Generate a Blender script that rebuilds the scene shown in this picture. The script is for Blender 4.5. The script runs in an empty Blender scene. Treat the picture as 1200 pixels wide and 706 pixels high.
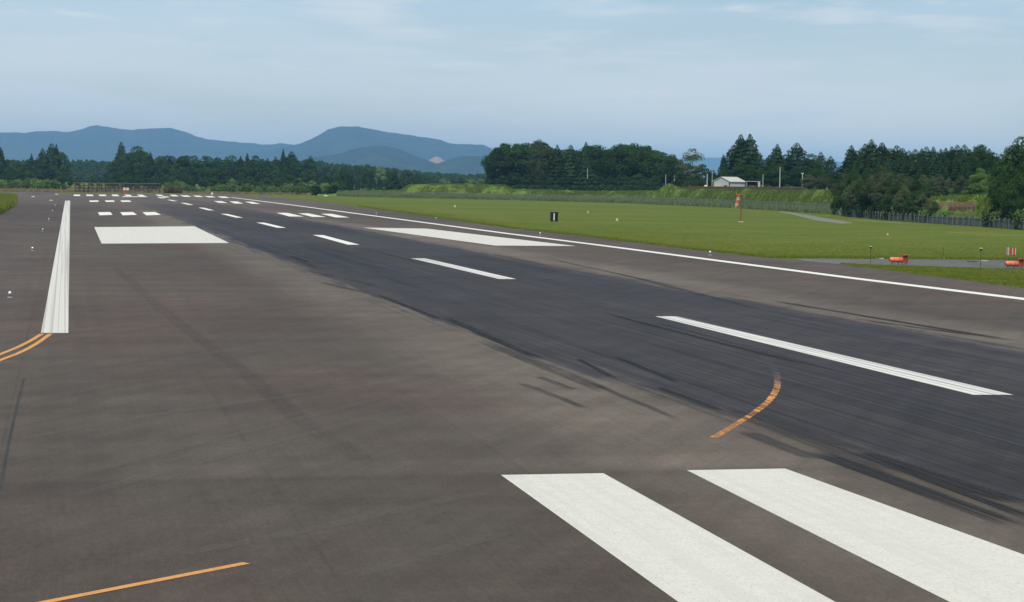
import bpy, math, random
import numpy as np
from mathutils import Vector
random.seed(7); rng = np.random.default_rng(7)
sc = bpy.context.scene
COL = sc.collection
R = math.radians

# ------------------------------------------------------------------ camera
F, YAW, PITCH, ROLL, CH = 2234.91, .23081, .061773, .016337, 4.9674     # focal length in pixels of a 1200 px wide frame
CAMP = Vector((-21.83, 0.0, CH))
fw = Vector((math.sin(YAW)*math.cos(PITCH), math.cos(YAW)*math.cos(PITCH), -math.sin(PITCH)))
r0 = Vector((math.cos(YAW), -math.sin(YAW), 0)); u0 = r0.cross(fw)
rt = r0*math.cos(ROLL) + u0*math.sin(ROLL); up = rt.cross(fw)
cam = bpy.data.cameras.new('camera'); co = bpy.data.objects.new('camera', cam); COL.objects.link(co)
from mathutils import Matrix
co.matrix_world = Matrix(((rt.x, up.x, -fw.x, CAMP.x), (rt.y, up.y, -fw.y, CAMP.y), (rt.z, up.z, -fw.z, CAMP.z), (0, 0, 0, 1)))
cam.sensor_width = 36; cam.lens = 36*F/1200; cam.clip_start = .5; cam.clip_end = 90000
sc.camera = co

# ------------------------------------------------------------------ light
SUN_EL, SUN_AZ = 60.0, -158.0
w = bpy.data.worlds.new('World'); sc.world = w; w.use_nodes = True
wn = w.node_tree.nodes; wl = w.node_tree.links
for n in list(wn): wn.remove(n)
wo = wn.new('ShaderNodeOutputWorld'); bg = wn.new('ShaderNodeBackground'); bg.inputs['Strength'].default_value = .1
sky = wn.new('ShaderNodeTexSky'); sky.sky_type = 'NISHITA'; sky.sun_disc = False
sky.sun_elevation = R(SUN_EL); sky.sun_rotation = R(SUN_AZ); sky.air_density = 1.0; sky.dust_density = .9; sky.ozone_density = 1.6; sky.altitude = 200
tc = wn.new('ShaderNodeTexCoord')
def wmap(sx, sy, sz, loc=(0, 0, 0)):
    m = wn.new('ShaderNodeMapping'); m.inputs['Scale'].default_value = (sx, sy, sz); m.inputs['Location'].default_value = loc
    wl.new(tc.outputs['Generated'], m.inputs['Vector']); return m
def wnoise(m, scale, det, rough=.55):
    n = wn.new('ShaderNodeTexNoise'); n.inputs['Scale'].default_value = scale; n.inputs['Detail'].default_value = det; n.inputs['Roughness'].default_value = rough
    wl.new(m.outputs[0], n.inputs['Vector']); return n
def wramp(src, a, b, ca=(0, 0, 0, 1), cb=(1, 1, 1, 1)):
    r = wn.new('ShaderNodeValToRGB'); r.color_ramp.elements[0].position = a; r.color_ramp.elements[1].position = b
    r.color_ramp.elements[0].color = ca; r.color_ramp.elements[1].color = cb
    r.color_ramp.interpolation = 'EASE'; wl.new(src, r.inputs[0]); return r
def wmix(fac, a, b):
    m = wn.new('ShaderNodeMix'); m.data_type = 'RGBA'
    if isinstance(fac, float): m.inputs[0].default_value = fac
    else: wl.new(fac, m.inputs[0])
    for s, v in ((6, a), (7, b)):
        if isinstance(v, tuple): m.inputs[s].default_value = v
        else: wl.new(v, m.inputs[s])
    return m.outputs[2]
# a thin high veil over the whole sky, streaked sideways, and a few small soft cloudlets low down
n1 = wnoise(wmap(2.2, 2.2, 15, (.3, 1.1, .2)), 1.3, 5)
veil = wramp(n1.outputs[0], .40, .62, (.56, .60, .60, 1), (.97, .97, .97, 1))
n2 = wnoise(wmap(5.5, 5.5, 38, (2.3, .4, 0)), 2.0, 6, .6)
wisp = wramp(n2.outputs[0], .46, .70, (0, 0, 0, 1), (.85, .85, .85, 1))
sx = wn.new('ShaderNodeSeparateXYZ'); wl.new(tc.outputs['Generated'], sx.inputs[0])
elev = wramp(sx.outputs[2], .0, .16, (9.0, 9.0, 8.3, 1), (3.3, 6.0, 8.2, 1))      # the veil is whiter where one looks through more of it
c1 = wmix(veil.outputs[0], sky.outputs[0], elev.outputs[0])
n3 = wnoise(wmap(9, 9, 60, (.7, 5.4, 3)), 1.6, 7, .62); puff = wramp(n3.outputs[0], .58, .72, (0, 0, 0, 1), (.5, .5, .5, 1))
c2 = wmix(puff.outputs[0], wmix(wisp.outputs[0], c1, (7.4, 8.0, 8.4, 1)), (8.6, 8.6, 8.7, 1))
wl.new(c2, bg.inputs['Color']); wl.new(bg.outputs[0], wo.inputs['Surface'])
sl = bpy.data.lights.new('sun', 'SUN'); sl.energy = 3.9; sl.angle = R(.5); sl.color = (1, .89, .73)
so = bpy.data.objects.new('sun', sl); COL.objects.link(so)
sd = Vector((math.sin(R(SUN_AZ))*math.cos(R(SUN_EL)), math.cos(R(SUN_AZ))*math.cos(R(SUN_EL)), math.sin(R(SUN_EL))))
so.rotation_euler = sd.to_track_quat('Z', 'Y').to_euler(); so.location = (0, 0, 300)
sc.view_settings.view_transform = 'Standard'; sc.view_settings.look = 'None'; sc.view_settings.exposure = 0; sc.view_settings.gamma = 1
sc.cycles.max_bounces = 8; sc.cycles.transparent_max_bounces = 16; sc.cycles.volume_bounces = 3

# ------------------------------------------------------------------ helpers
def ray(x, y): return fw + rt*((x-600)/F) - up*((y-353)/F)
def at(x, y, z=0.0):
    d = ray(x, y); t = (z-CH)/d.z; p = CAMP + d*t; return (p.x, p.y)
def P(x, y, depth): return CAMP + ray(x, y)*depth
def hor(x): return 206.05 + x*.01634

def tag(o, label=None, cat=None, group=None, kind=None):
    if label: o['label'] = label
    if cat: o['category'] = cat
    if group: o['group'] = group
    if kind: o['kind'] = kind
    return o
def empty(name, loc=(0, 0, 0), rz=0, label=None, cat=None, group=None):
    o = bpy.data.objects.new(name, None); COL.objects.link(o); o.location = loc; o.rotation_euler = (0, 0, rz)
    o.empty_display_size = .2
    return tag(o, label, cat, group)
def link(name, me, parent=None, loc=(0, 0, 0)):
    o = bpy.data.objects.new(name, me); COL.objects.link(o); o.location = loc
    if parent: o.parent = parent
    return o
class MB:
    def __init__(s): s.v = []; s.f = []; s.smooth = False
    def quad(s, a, b, c, d):
        n = len(s.v); s.v += [a, b, c, d]; s.f.append((n, n+1, n+2, n+3)); return s
    def box(s, c, d, rz=0):
        n = len(s.v); cx, cy, cz = c; hx, hy, hz = d[0]/2, d[1]/2, d[2]/2; ca, sa = math.cos(rz), math.sin(rz)
        for z in (-hz, hz):
            for x, y in ((-hx, -hy), (hx, -hy), (hx, hy), (-hx, hy)):
                s.v.append((cx+x*ca-y*sa, cy+x*sa+y*ca, cz+z))
        for q in ((3, 2, 1, 0), (4, 5, 6, 7), (0, 1, 5, 4), (1, 2, 6, 5), (2, 3, 7, 6), (3, 0, 4, 7)): s.f.append(tuple(n+i for i in q))
        return s
    def tube(s, pts, rad, k=8, cap=True):
        n0 = len(s.v); m = len(pts)
        for i, p in enumerate(pts):
            p = Vector(p); a = Vector(pts[max(i-1, 0)]); b = Vector(pts[min(i+1, m-1)]); t = (b-a).normalized()
            q = t.cross(Vector((0, 0, 1)) if abs(t.z) < .9 else Vector((1, 0, 0))).normalized(); w_ = t.cross(q)
            rr = rad[i] if isinstance(rad, (list, tuple)) else rad
            for j in range(k):
                an = 2*math.pi*j/k; s.v.append(tuple(p + q*math.cos(an)*rr + w_*math.sin(an)*rr))
        for i in range(m-1):
            for j in range(k):
                s.f.append((n0+i*k+j, n0+i*k+(j+1) % k, n0+(i+1)*k+(j+1) % k, n0+(i+1)*k+j))
        if cap:
            s.f.append(tuple(n0+j for j in range(k))[::-1]); s.f.append(tuple(n0+(m-1)*k+j for j in range(k)))
        return s
    def lathe(s, prof, k=14, c=(0, 0, 0)):
        return s.tube([(c[0], c[1], c[2]+z) for r, z in prof], [max(r, .0005) for r, z in prof], k)
    def mesh(s, name, mat):
        me = bpy.data.meshes.new(name); me.from_pydata(s.v, [], s.f); me.update()
        me.materials.append(mat)
        if s.smooth:
            for p in me.polygons: p.use_smooth = True
        return me
    def build(s, name, mat, parent=None, loc=(0, 0, 0)): return link(name, s.mesh(name, mat), parent, loc)

# ------------------------------------------------------------------ materials
class NT:
    """small node builder: values are sockets, floats or colours"""
    def __init__(s, name):
        s.m = bpy.data.materials.new(name); s.m.use_nodes = True; s.n = s.m.node_tree.nodes; s.l = s.m.node_tree.links
        s.b = s.n['Principled BSDF']; s.out = s.n['Material Output']; s.b.inputs['Roughness'].default_value = .8
        s.b.inputs['Specular IOR Level'].default_value = .25
    def put(s, sock, v):
        if hasattr(v, 'is_output'): s.l.new(v, sock)
        else:
            if isinstance(v, tuple) and len(v) == 3 and sock.type == 'RGBA': v = v + (1,)
            sock.default_value = v
    def math(s, op, a, b=0.0, c=None, clamp=False):
        n = s.n.new('ShaderNodeMath'); n.operation = op; n.use_clamp = clamp; s.put(n.inputs[0], a); s.put(n.inputs[1], b)
        if c is not None: s.put(n.inputs[2], c)
        return n.outputs[0]
    def pos(s):
        g = s.n.new('ShaderNodeNewGeometry'); x = s.n.new('ShaderNodeSeparateXYZ'); s.l.new(g.outputs['Position'], x.inputs[0]); return g.outputs['Position'], x.outputs
    def obj(s):
        g = s.n.new('ShaderNodeTexCoord'); return g.outputs['Object']
    def noise(s, vec, scale=(1, 1, 1), det=4, rough=.55, loc=(0, 0, 0), dist=0, rot=0):
        if rot:
            q = s.n.new('ShaderNodeMapping'); q.inputs['Rotation'].default_value = (0, 0, rot); s.l.new(vec, q.inputs[0]); vec = q.outputs[0]
        m = s.n.new('ShaderNodeMapping'); m.inputs['Scale'].default_value = scale; m.inputs['Location'].default_value = loc; s.l.new(vec, m.inputs[0])
        n = s.n.new('ShaderNodeTexNoise'); n.inputs['Scale'].default_value = 1; n.inputs['Detail'].default_value = det; n.inputs['Roughness'].default_value = rough
        n.inputs['Distortion'].default_value = dist
        s.l.new(m.outputs[0], n.inputs['Vector']); return n.outputs[0]
    def step(s, v, a, b, lo=0.0, hi=1.0):
        n = s.n.new('ShaderNodeMapRange'); n.interpolation_type = 'SMOOTHSTEP'; s.put(n.inputs[0], v)
        for i, q in enumerate((a, b, lo, hi)): n.inputs[1+i].default_value = q
        return n.outputs[0]
    def mix(s, fac, a, b, blend='MIX'):
        n = s.n.new('ShaderNodeMix'); n.data_type = 'RGBA'; n.blend_type = blend; s.put(n.inputs[0], fac); s.put(n.inputs[6], a); s.put(n.inputs[7], b); return n.outputs[2]
    def bump(s, h, strength, dist):
        n = s.n.new('ShaderNodeBump'); n.inputs['Strength'].default_value = strength; n.inputs['Distance'].default_value = dist; s.l.new(h, n.inputs['Height']); s.l.new(n.outputs[0], s.b.inputs['Normal'])
    def gain(s, col, val):   # multiply a colour by a scalar socket
        c = s.n.new('ShaderNodeCombineXYZ')
        for i in range(3): s.put(c.inputs[i], val)
        return s.mix(1.0, col, c.outputs[0], 'MULTIPLY')
def simple(name, col, rough=.6, var=.12, scale=3.0, metal=0.0, spec=.3):
    t = NT(name); n = t.noise(t.obj(), (scale,)*3, 4)
    t.put(t.b.inputs['Base Color'], t.gain(col, t.step(n, .25, .75, 1-var, 1+var))); t.b.inputs['Roughness'].default_value = rough
    t.b.inputs['Metallic'].default_value = metal; t.b.inputs['Specular IOR Level'].default_value = spec
    return t.m

def asphalt(name, base, runway=True):
    t = NT(name); pv, p = t.pos(); X, Y = p[0], p[1]
    big = t.noise(pv, (.06, .022, 1), 3, loc=(3, 1, 0)); trans = t.noise(pv, (.06, .42, 1), 5, .6, loc=(7, 2, 0)); diag = t.noise(pv, (.05, 1.6, 1), 5, .6, (3, 3, 0), 0, R(-58)); blot = t.noise(pv, (1.2, .5, 1), 5, .7, (8, 1, 0)); patch = t.noise(pv, (.35, .12, 1), 5)
    lon = t.noise(pv, (2.6, .018, 1), 4, .6, (1, 0, 0)); fine = t.noise(pv, (14, .25, 1), 3)
    grain = t.noise(pv, (42, 12, 1), 4, .8); grit = t.noise(pv, (11, 4, 1), 4, .7)
    g = t.math('MULTIPLY', t.step(big, .32, .68, .86, 1.12), t.step(trans, .32, .68, .90, 1.08))
    g = t.math('MULTIPLY', g, t.step(lon, .32, .7, .965, 1.03)); g = t.math('MULTIPLY', g, t.step(patch, .3, .7, .93, 1.06))
    g = t.math('MULTIPLY', g, t.step(fine, .3, .7, .97, 1.03)); g = t.math('MULTIPLY', g, t.step(diag, .32, .68, .93, 1.08)); g = t.math('MULTIPLY', g, t.step(blot, .3, .7, .93, 1.06)); g = t.math('MULTIPLY', g, t.step(grain, .28, .72, .78, 1.22)); g = t.math('MULTIPLY', g, t.step(grit, .25, .75, .88, 1.12))
    # paving lanes: each lane laid on its own day, slightly different, dark thin joints
    lane = t.math('FLOOR', t.math('DIVIDE', t.math('ADD', X, 200.95), 4.45)); wn_ = t.n.new('ShaderNodeTexWhiteNoise'); wn_.noise_dimensions = '1D'; t.l.new(lane, wn_.inputs['W'])
    g = t.math('MULTIPLY', g, t.step(wn_.outputs[0], 0, 1, .96, 1.04))
    fr = t.math('ABSOLUTE', t.math('SUBTRACT', t.math('FRACT', t.math('DIVIDE', t.math('ADD', X, 200.95), 4.45)), .5))
    g = t.math('MULTIPLY', g, t.step(fr, .488, .498, 1.0, .90))
    for (yy, hw_, k) in ((48.0, .10, .90), (64.8, .16, .90), (96.0, .15, .93), (130.5, .2, .92), (222.0, .6, .93)):
        dy = t.math('ABSOLUTE', t.math('SUBTRACT', t.math('ADD', Y, t.math('MULTIPLY', trans, .2)), yy)); g = t.math('MULTIPLY', g, t.step(dy, hw_*.4, hw_, k, 1.0))
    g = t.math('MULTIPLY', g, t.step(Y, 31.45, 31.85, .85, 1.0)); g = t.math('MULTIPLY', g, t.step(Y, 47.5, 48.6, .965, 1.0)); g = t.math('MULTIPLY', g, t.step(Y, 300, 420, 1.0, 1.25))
    warm = t.noise(pv, (.12, .05, 1), 3, loc=(9, 9, 0))
    col = t.mix(t.step(warm, .38, .62), (base[0]*.97, base[1]*1.01, base[2]*1.0), (base[0]*1.03, base[1]*.975, base[2]*.98)); rough = .86
    if runway:
        # pale fringe and the rubber laid down along the touchdown zone
        s1 = t.noise(pv, (1.5, .075, 1), 6, .72, (4, 0, 0)); s2 = t.noise(pv, (5.5, .07, 1), 4, .65, (2, 5, 0)); s3 = t.noise(pv, (.45, .012, 1), 2, .5, (2, 8, 0))
        e = t.math('MINIMUM', t.math('ADD', X, t.step(Y, 26, 60, 7.3, 8.9)), t.math('SUBTRACT', 7.2, X))
        e = t.math('ADD', e, t.math('MULTIPLY', t.math('SUBTRACT', s1, .5), 6.0)); e = t.math('ADD', e, t.math('MULTIPLY', t.math('SUBTRACT', s2, .5), 3.0))
        rub = t.step(e, -.55, .75)
        far = t.step(Y, 170, 430, 1.0, .12); rub = t.math('MULTIPLY', rub, far)
        core = t.math('ABSOLUTE', t.math('ADD', X, .6)); dens = t.math('MULTIPLY', t.step(s3, .3, .7, .80, 1.0), t.step(core, .5, 4.0, .90, 1.0))
        fringe = t.math('SUBTRACT', 1.0, t.step(t.math('ABSOLUTE', t.math('SUBTRACT', core, 9.4)), .6, 3.6))
        col = t.mix(t.math('MULTIPLY', fringe, t.math('MULTIPLY', 1.0, t.step(Y, 200, 330, 1.0, .2))), col, (base[0]*1.42, base[1]*1.47, base[2]*1.46))
        rc = t.mix(t.step(s2, .3, .72), (.029, .027, .033), (.050, .047, .054)); rc = t.mix(t.step(s1, .42, .70, 0, .5), rc, (.056, .052, .051)); s4 = t.noise(pv, (11, .012, 1), 3, .7, (6, 1, 0)); rc = t.gain(rc, t.step(s4, .36, .60, .55, 1.12))
        col = t.mix(t.math('MULTIPLY', rub, dens), col, rc)
    t.put(t.b.inputs['Base Color'], t.gain(col, g)); t.b.inputs['Roughness'].default_value = rough; t.b.inputs['Specular IOR Level'].default_value = .12
    t.bump(grain, .35, .01)
    return t.m
M = {}
BASE = (.086, .066, .0545)
M['runway'] = asphalt('runway_asphalt', BASE)
M['shoulder'] = asphalt('shoulder_asphalt', (.086, .067, .057), False)
M['road'] = asphalt('road_asphalt', (.125, .118, .108), False)

def paint(name, col, wear=.5, dark=(.11, .105, .1), streak=.5, xs=4.5, ys=.11):
    t = NT(name); pv, p = t.pos()
    a = t.noise(pv, (xs, ys, 1), 4, .6); b = t.noise(pv, (30, 9, 1), 4, .75); c = t.noise(pv, (3, 3, 1), 5, .6, (5, 0, 0)); cr = t.noise(pv, (9, 3.5, 1), 2, .5, (5, 3, 0), 1.5)
    v = t.math('MULTIPLY', t.step(a, .3, .72, 1-.16*streak, 1.0), t.step(c, .3, .7, .95, 1.02))
    v = t.math('MULTIPLY', v, t.step(t.math('ABSOLUTE', t.math('SUBTRACT', cr, .5)), 0, .012, .94, 1.0))
    base = t.gain(col, v); wr = t.math('MULTIPLY', t.step(b, .50, .72), wear); wr2 = t.math('MULTIPLY', t.step(a, .47, .57), streak*.85)
    t.put(t.b.inputs['Base Color'], t.mix(t.math('MAXIMUM', wr, wr2), base, dark)); t.b.inputs['Roughness'].default_value = .75
    return t.m
M['white'] = paint('white_marking_paint', (.60, .565, .505), .95, (.36, .34, .30), .25)
M['white_centre'] = paint('white_centreline_paint', (.70, .67, .62), .25, (.16, .155, .16), .85, 7, .035)
M['white_edge'] = paint('white_edge_paint', (.63, .60, .545), .35, (.34, .285, .26), .85, 7, .006)
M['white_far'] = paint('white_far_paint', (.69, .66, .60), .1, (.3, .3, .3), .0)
M['yellow'] = paint('yellow_taxi_paint', (.60, .27, .08), .5, (.22, .12, .06), .25)
def fade_paint():
    t = NT('faded_taxi_paint'); pv, p = t.pos()
    a = t.noise(pv, (6, 1.1, 1), 5, .7); b = t.noise(pv, (1.3, .25, 1), 3, .6, (3, 1, 0))
    cov = t.math('MULTIPLY', t.step(t.math('ADD', a, b), .84, 1.10, 1.0, .25), t.step(p[1], 40.5, 50.5, 1.0, .08))
    t.put(t.b.inputs['Base Color'], t.mix(t.step(p[1], 41, 48), (.80, .33, .08), (.24, .18, .15)))
    t.put(t.b.inputs['Alpha'], cov); return t.m
M['fade'] = fade_paint()
def smear(name, col, amount, ys=.3):
    t = NT(name); uv = t.n.new('ShaderNodeUVMap'); x = t.n.new('ShaderNodeSeparateXYZ'); t.l.new(uv.outputs[0], x.inputs[0])
    pv, p = t.pos(); a = t.noise(pv, (9, ys, 1), 4, .65)
    e = t.math('MULTIPLY', t.math('MULTIPLY', x.outputs[0], t.math('SUBTRACT', 1.0, x.outputs[0])), 4.0)
    l = t.math('MULTIPLY', t.math('MULTIPLY', x.outputs[1], t.math('SUBTRACT', 1.0, x.outputs[1])), 4.0)
    al = t.math('MULTIPLY', t.math('MULTIPLY', t.step(e, 0, .7), t.step(l, 0, .55)), t.math('MULTIPLY', t.step(a, .3, .62, .15, 1), amount))
    t.put(t.b.inputs['Base Color'], col); t.put(t.b.inputs['Alpha'], al); t.b.inputs['Roughness'].default_value = .85; t.b.inputs['Specular IOR Level'].default_value = .2; return t.m
M['skid'] = smear('rubber_skid', (.020, .019, .020), .95, .12)
M['skid_soft'] = smear('faint_rubber', (.045, .042, .042), .55)
M['stain'] = smear('joint_stain', (.045, .04, .04), .15, 2)
M['track'] = smear('dusty_tyre_track', (.150, .138, .122), .27, 3)
M['crack'] = simple('sealed_crack', (.035, .032, .032), .9, .3, 2)

def grass_mat(name, a, b, c, strip=True):
    t = NT(name); pv, p = t.pos()
    n1 = t.noise(pv, (.018, .030, .3), 4, .55, (4, 2, 0)); n2 = t.noise(pv, (.16, .16, .5), 5, .6); n3 = t.noise(pv, (1.6, 1.6, 1.6), 5, .75); n4 = t.noise(pv, (9, 9, 9), 3, .7); n5 = t.noise(pv, (.012, .12, .2), 4, .6, (1, 7, 0))
    col = t.mix(t.step(n1, .35, .65), a, b); col = t.mix(t.math('MULTIPLY', t.step(n2, .42, .70), .75), col, c); col = t.mix(t.math('MULTIPLY', t.step(n5, .5, .68), .5), col, b)
    g = t.math('MULTIPLY', t.step(n3, .28, .72, .68, 1.3), t.step(n4, .25, .75, .80, 1.2))
    t.put(t.b.inputs['Base Color'], t.gain(col, g)); t.b.inputs['Roughness'].default_value = .95; t.b.inputs['Specular IOR Level'].default_value = .1
    t.bump(n3, .6, .15); return t.m
M['grass'] = grass_mat('airfield_grass', (.108, .126, .014), (.070, .109, .012), (.135, .130, .022))
M['bank'] = grass_mat('bank_grass', (.105, .160, .028), (.080, .132, .024), (.135, .185, .040))
M['dryweeds'] = grass_mat('dry_weeds', (.11, .10, .06), (.09, .10, .05), (.14, .12, .08))
M['soil'] = grass_mat('brown_soil', (.13, .080, .048), (.10, .065, .04), (.15, .095, .06))
def leafmat(name, a, b, trans=.25):
    t = NT(name); oi = t.n.new('ShaderNodeObjectInfo'); n = t.noise(t.obj(), (.35, .35, .35), 3, .6); n2 = t.noise(t.obj(), (2.5, 2.5, 2.5), 2)
    col = t.mix(t.step(n, .3, .7), a, b); g = t.math('MULTIPLY', t.step(oi.outputs['Random'], 0, 1, .78, 1.22), t.step(n2, .25, .75, .8, 1.2))
    col = t.gain(col, g); d = t.n.new('ShaderNodeBsdfDiffuse'); tr = t.n.new('ShaderNodeBsdfTranslucent'); mx = t.n.new('ShaderNodeMixShader'); mx.inputs[0].default_value = trans
    t.l.new(col, d.inputs[0]); t.l.new(col, tr.inputs[0]); t.l.new(d.outputs[0], mx.inputs[1]); t.l.new(tr.outputs[0], mx.inputs[2]); t.l.new(mx.outputs[0], t.out.inputs[0]); t.n.remove(t.b); return t.m
M['leaf'] = leafmat('broad_leaves', (.025, .058, .017), (.050, .095, .026))
M['leaf_olive'] = leafmat('olive_leaves', (.065, .090, .036), (.105, .125, .055))
M['leaf_bright'] = leafmat('bright_leaves', (.115, .195, .045), (.155, .235, .062), .4)
M['leaf_mid'] = leafmat('mid_leaves', (.115, .185, .060), (.155, .225, .075))
M['cedar'] = leafmat('cedar_needles', (.022, .050, .018), (.038, .074, .026), .15)
M['dryleaf'] = leafmat('dry_leaves', (.13, .11, .065), (.16, .14, .085))
M['bark'] = simple('bark', (.13, .105, .085), .9, .3, 2)
M['blade'] = leafmat('grass_blades', (.105, .145, .022), (.14, .17, .032), .4)
M['blade2'] = leafmat('rough_grass_blades', (.095, .145, .030), (.13, .18, .045), .3)
M['reed'] = leafmat('fence_side_weeds', (.12, .175, .085), (.16, .215, .10), .35)
M['metal_grey'] = simple('galvanised_grey', (.20, .23, .27), .55, .15, 4, .3)
M['fence_dark'] = simple('fence_wire', (.07, .085, .12), .6, .15, 4)
M['pale_metal'] = simple('pale_metal', (.34, .36, .38), .5, .1, 4)
M['orange'] = simple('orange_enamel', (.72, .18, .08), .42, .10, 6, 0, .5)
M['orange_dark'] = simple('red_orange_box', (.42, .06, .035), .5, .15, 6)
M['white_obj'] = simple('white_enamel', (.58, .58, .54), .45, .06, 5)
M['black'] = simple('black_face', (.008, .008, .008), .6, .1, 3)
M['sockO'] = simple('orange_cloth', (.55, .13, .04), .85, .12, 4)
M['sockW'] = simple('white_cloth', (.48, .42, .35), .85, .08, 4)
M['rust'] = simple('rusty_post', (.20, .07, .035), .8, .2, 4)
M['brownwood'] = simple('brown_timber', (.10, .070, .055), .85, .25, 1.2)
M['pinkrail'] = simple('faded_pink_rail', (.24, .17, .155), .8, .2, .5)
M['concrete'] = simple('pale_concrete', (.40, .38, .34), .9, .15, 1)
M['gravel'] = simple('grey_gravel', (.16, .155, .12), .95, .2, 1)
M['stem'] = simple('dark_green_stem', (.06, .075, .05), .8, .15, 3)
M['pole'] = simple('concrete_pole', (.36, .37, .36), .85, .12, 1)
M['corrug'] = simple('corrugated_wall', (.40, .40, .43), .6, .08, 2)
M['corrug2'] = simple('corrugated_side', (.46, .45, .50), .6, .06, 2)
M['roofm'] = simple('tin_roof', (.42, .41, .39), .5, .1, 1.5)
M['beige'] = simple('beige_shutter', (.50, .46, .36), .7, .06, 2)
M['darkm'] = simple('dark_interior', (.03, .028, .03), .9, .2, 2)  # near-black colour stands in for the shade inside shelter and openings
M['lamp_glass'] = simple('lamp_glass', (.70, .72, .72), .15, .02, 5, 0, .6)
M['yel'] = simple('yellow_green_cap', (.45, .46, .12), .6, .1, 5)
M['rock'] = simple('bare_quarry_rock', (.30, .17, .125), .95, .2, .01)

# ------------------------------------------------------------------ ground, pavements
def sheet(name, pts, z, mat, kind='structure', parent=None):
    m = MB(); n = len(pts); m.v = [(p[0], p[1], z) for p in pts]; m.f = [tuple(range(n))]
    area = sum(pts[i][0]*pts[(i+1) % n][1]-pts[(i+1) % n][0]*pts[i][1] for i in range(n))
    if area < 0: m.f = [tuple(range(n))[::-1]]
    o = m.build(name, mat, parent)
    if kind and not parent: o['kind'] = kind
    return o
gx = [-24000, -3000, -300, 300, 3000, 26000]; gy = [-3800, -300, 0, 600, 3000, 28800]
m = MB(); m.v = [(x, y, -.02) for y in gy for x in gx]; m.f = [(j*6+i, j*6+i+1, (j+1)*6+i+1, (j+1)*6+i) for j in range(5) for i in range(5)]
ground = m.build('ground', M['grass']); ground['kind'] = 'structure'
RW, RE_ = -23.6, 24.3
farL, farR = at(60, 226.8), at(300, 229.2)
def edge(pxs): return [at(*p) for p in pxs]
rightE = edge([(320, 231.2), (400, 239.6), (500, 253.7), (600, 268), (700, 279), (800, 291.5), (900, 302.3), (985, 309.2), (1000, 312), (1050, 318), (1100, 324.5), (1150, 331), (1200, 338), (1300, 350)])
def wob(pts, amp=.22, n=6):
    out = []
    for a, b in zip(pts, pts[1:]):
        for k in range(n):
            f_ = k/n; out.append((a[0]+(b[0]-a[0])*f_+random.uniform(-amp, amp), a[1]+(b[1]-a[1])*f_))
    return out+[pts[-1]]
rwy = sheet('runway', [(RW, -120), (RW, 560), (farR[0]-2, farR[1]+12), (RE_, 470), (RE_, -120)], 0.0, M['runway'])
sheet('runway_shoulder', [(RE_, 470), (farR[0]+2, farR[1]+10)] + wob(rightE, .15, 8) + [(RE_+4, 20), (RE_+4, -120), (RE_, -120)], -.004, M['shoulder'])
# left-hand taxiway apron, with its grass island
isl = [at(*p) for p in ((-40, 262), (0, 251), (8, 247), (14, 243), (18.5, 239), (20, 235.5), (17, 232.6), (0, 231.5), (-40, 231))]
sheet('taxiway_pavement', [(RW, -120), (RW, 590), (-120, 590), (-120, isl[-1][1]+8)] + wob(isl[::-1], .12, 5) + [(-120, 200), (-120, -120)], -.004, M['shoulder'])
# service road branching off to the right
roadN = edge([(930, 303.4), (960, 303.2), (1000, 303.2), (1060, 303.8), (1120, 304.4), (1200, 305.3), (1300, 306.5)])
roadS = edge([(1300, 318.5), (1200, 315.8), (1150, 314), (1100, 312.3), (1050, 311), (1000, 309.6), (985, 309.3), (950, 306.8)])
sheet('service_road', wob(roadN, .08) + wob(roadS, .08), -.008, M['road'])
pth = edge([(915, 247.6), (935, 250.2), (960, 254.5), (990, 259.5), (1000, 261.6)]) + edge([(985, 262.2), (960, 259), (940, 254.6), (925, 250.6), (912, 248.3)])
sheet('gravel_path', pth, -.012, M['gravel'])
for a, b in (((1000, 258.2), (1058, 262.3)), ((1110, 272.8), (1215, 277.4)), ((852, 245.4), (872, 246.2)), ((700, 240.4), (830, 243.5))):
    pa, pb = at(*a), at(*b); d = Vector((pb[0]-pa[0], pb[1]-pa[1])).normalized()*.35; 
    sheet('drain_kerb', [(pa[0], pa[1]), (pb[0], pb[1]), (pb[0]+d.y, pb[1]-d.x), (pa[0]+d.y, pa[1]-d.x)], .05, M['concrete'])

# ------------------------------------------------------------------ runway markings (flat paint, children of the runway)
def mark(name, pxs, mat='white', z=.004):
    return sheet(name, [at(*p) for p in pxs], z, M[mat], parent=rwy)
def ribbon(name, pts, wd, mat, z=.004, parent=None, uv=False, sub=1):
    pts = [Vector((p[0], p[1])) for p in pts]; m = MB(); L = []
    for i, p in enumerate(pts):
        t = (pts[min(i+1, len(pts)-1)]-pts[max(i-1, 0)]).normalized(); nrm = Vector((t.y, -t.x)); w_ = wd[i] if isinstance(wd, list) else wd
        m.v += [(p.x-nrm.x*w_/2, p.y-nrm.y*w_/2, z), (p.x+nrm.x*w_/2, p.y+nrm.y*w_/2, z)]
    for i in range(len(pts)-1): m.f.append((2*i, 2*i+1, 2*i+3, 2*i+2))
    o = m.build(name, M[mat], rwy if parent is None else parent)
    if uv:
        lay = o.data.uv_layers.new(name='UVMap'); n = len(pts)-1
        for i in range(n):
            for k, (u_, v_) in enumerate(((0, i/n), (1, i/n), (1, (i+1)/n), (0, (i+1)/n))): lay.data[i*4+k].uv = (u_, v_)
    return o
def smooth(pts, n=6):
    out = []
    for i in range(len(pts)-1):
        p0, p1, p2, p3 = pts[max(i-1, 0)], pts[i], pts[i+1], pts[min(i+2, len(pts)-1)]
        for k in range(n):
            t = k/n; out.append(tuple(.5*((2*p1[j])+(-p0[j]+p2[j])*t+(2*p0[j]-5*p1[j]+4*p2[j]-p3[j])*t*t+(-p0[j]+3*p1[j]-3*p2[j]+p3[j])*t**3) for j in (0, 1)))
    return out+[pts[-1]]
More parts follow.
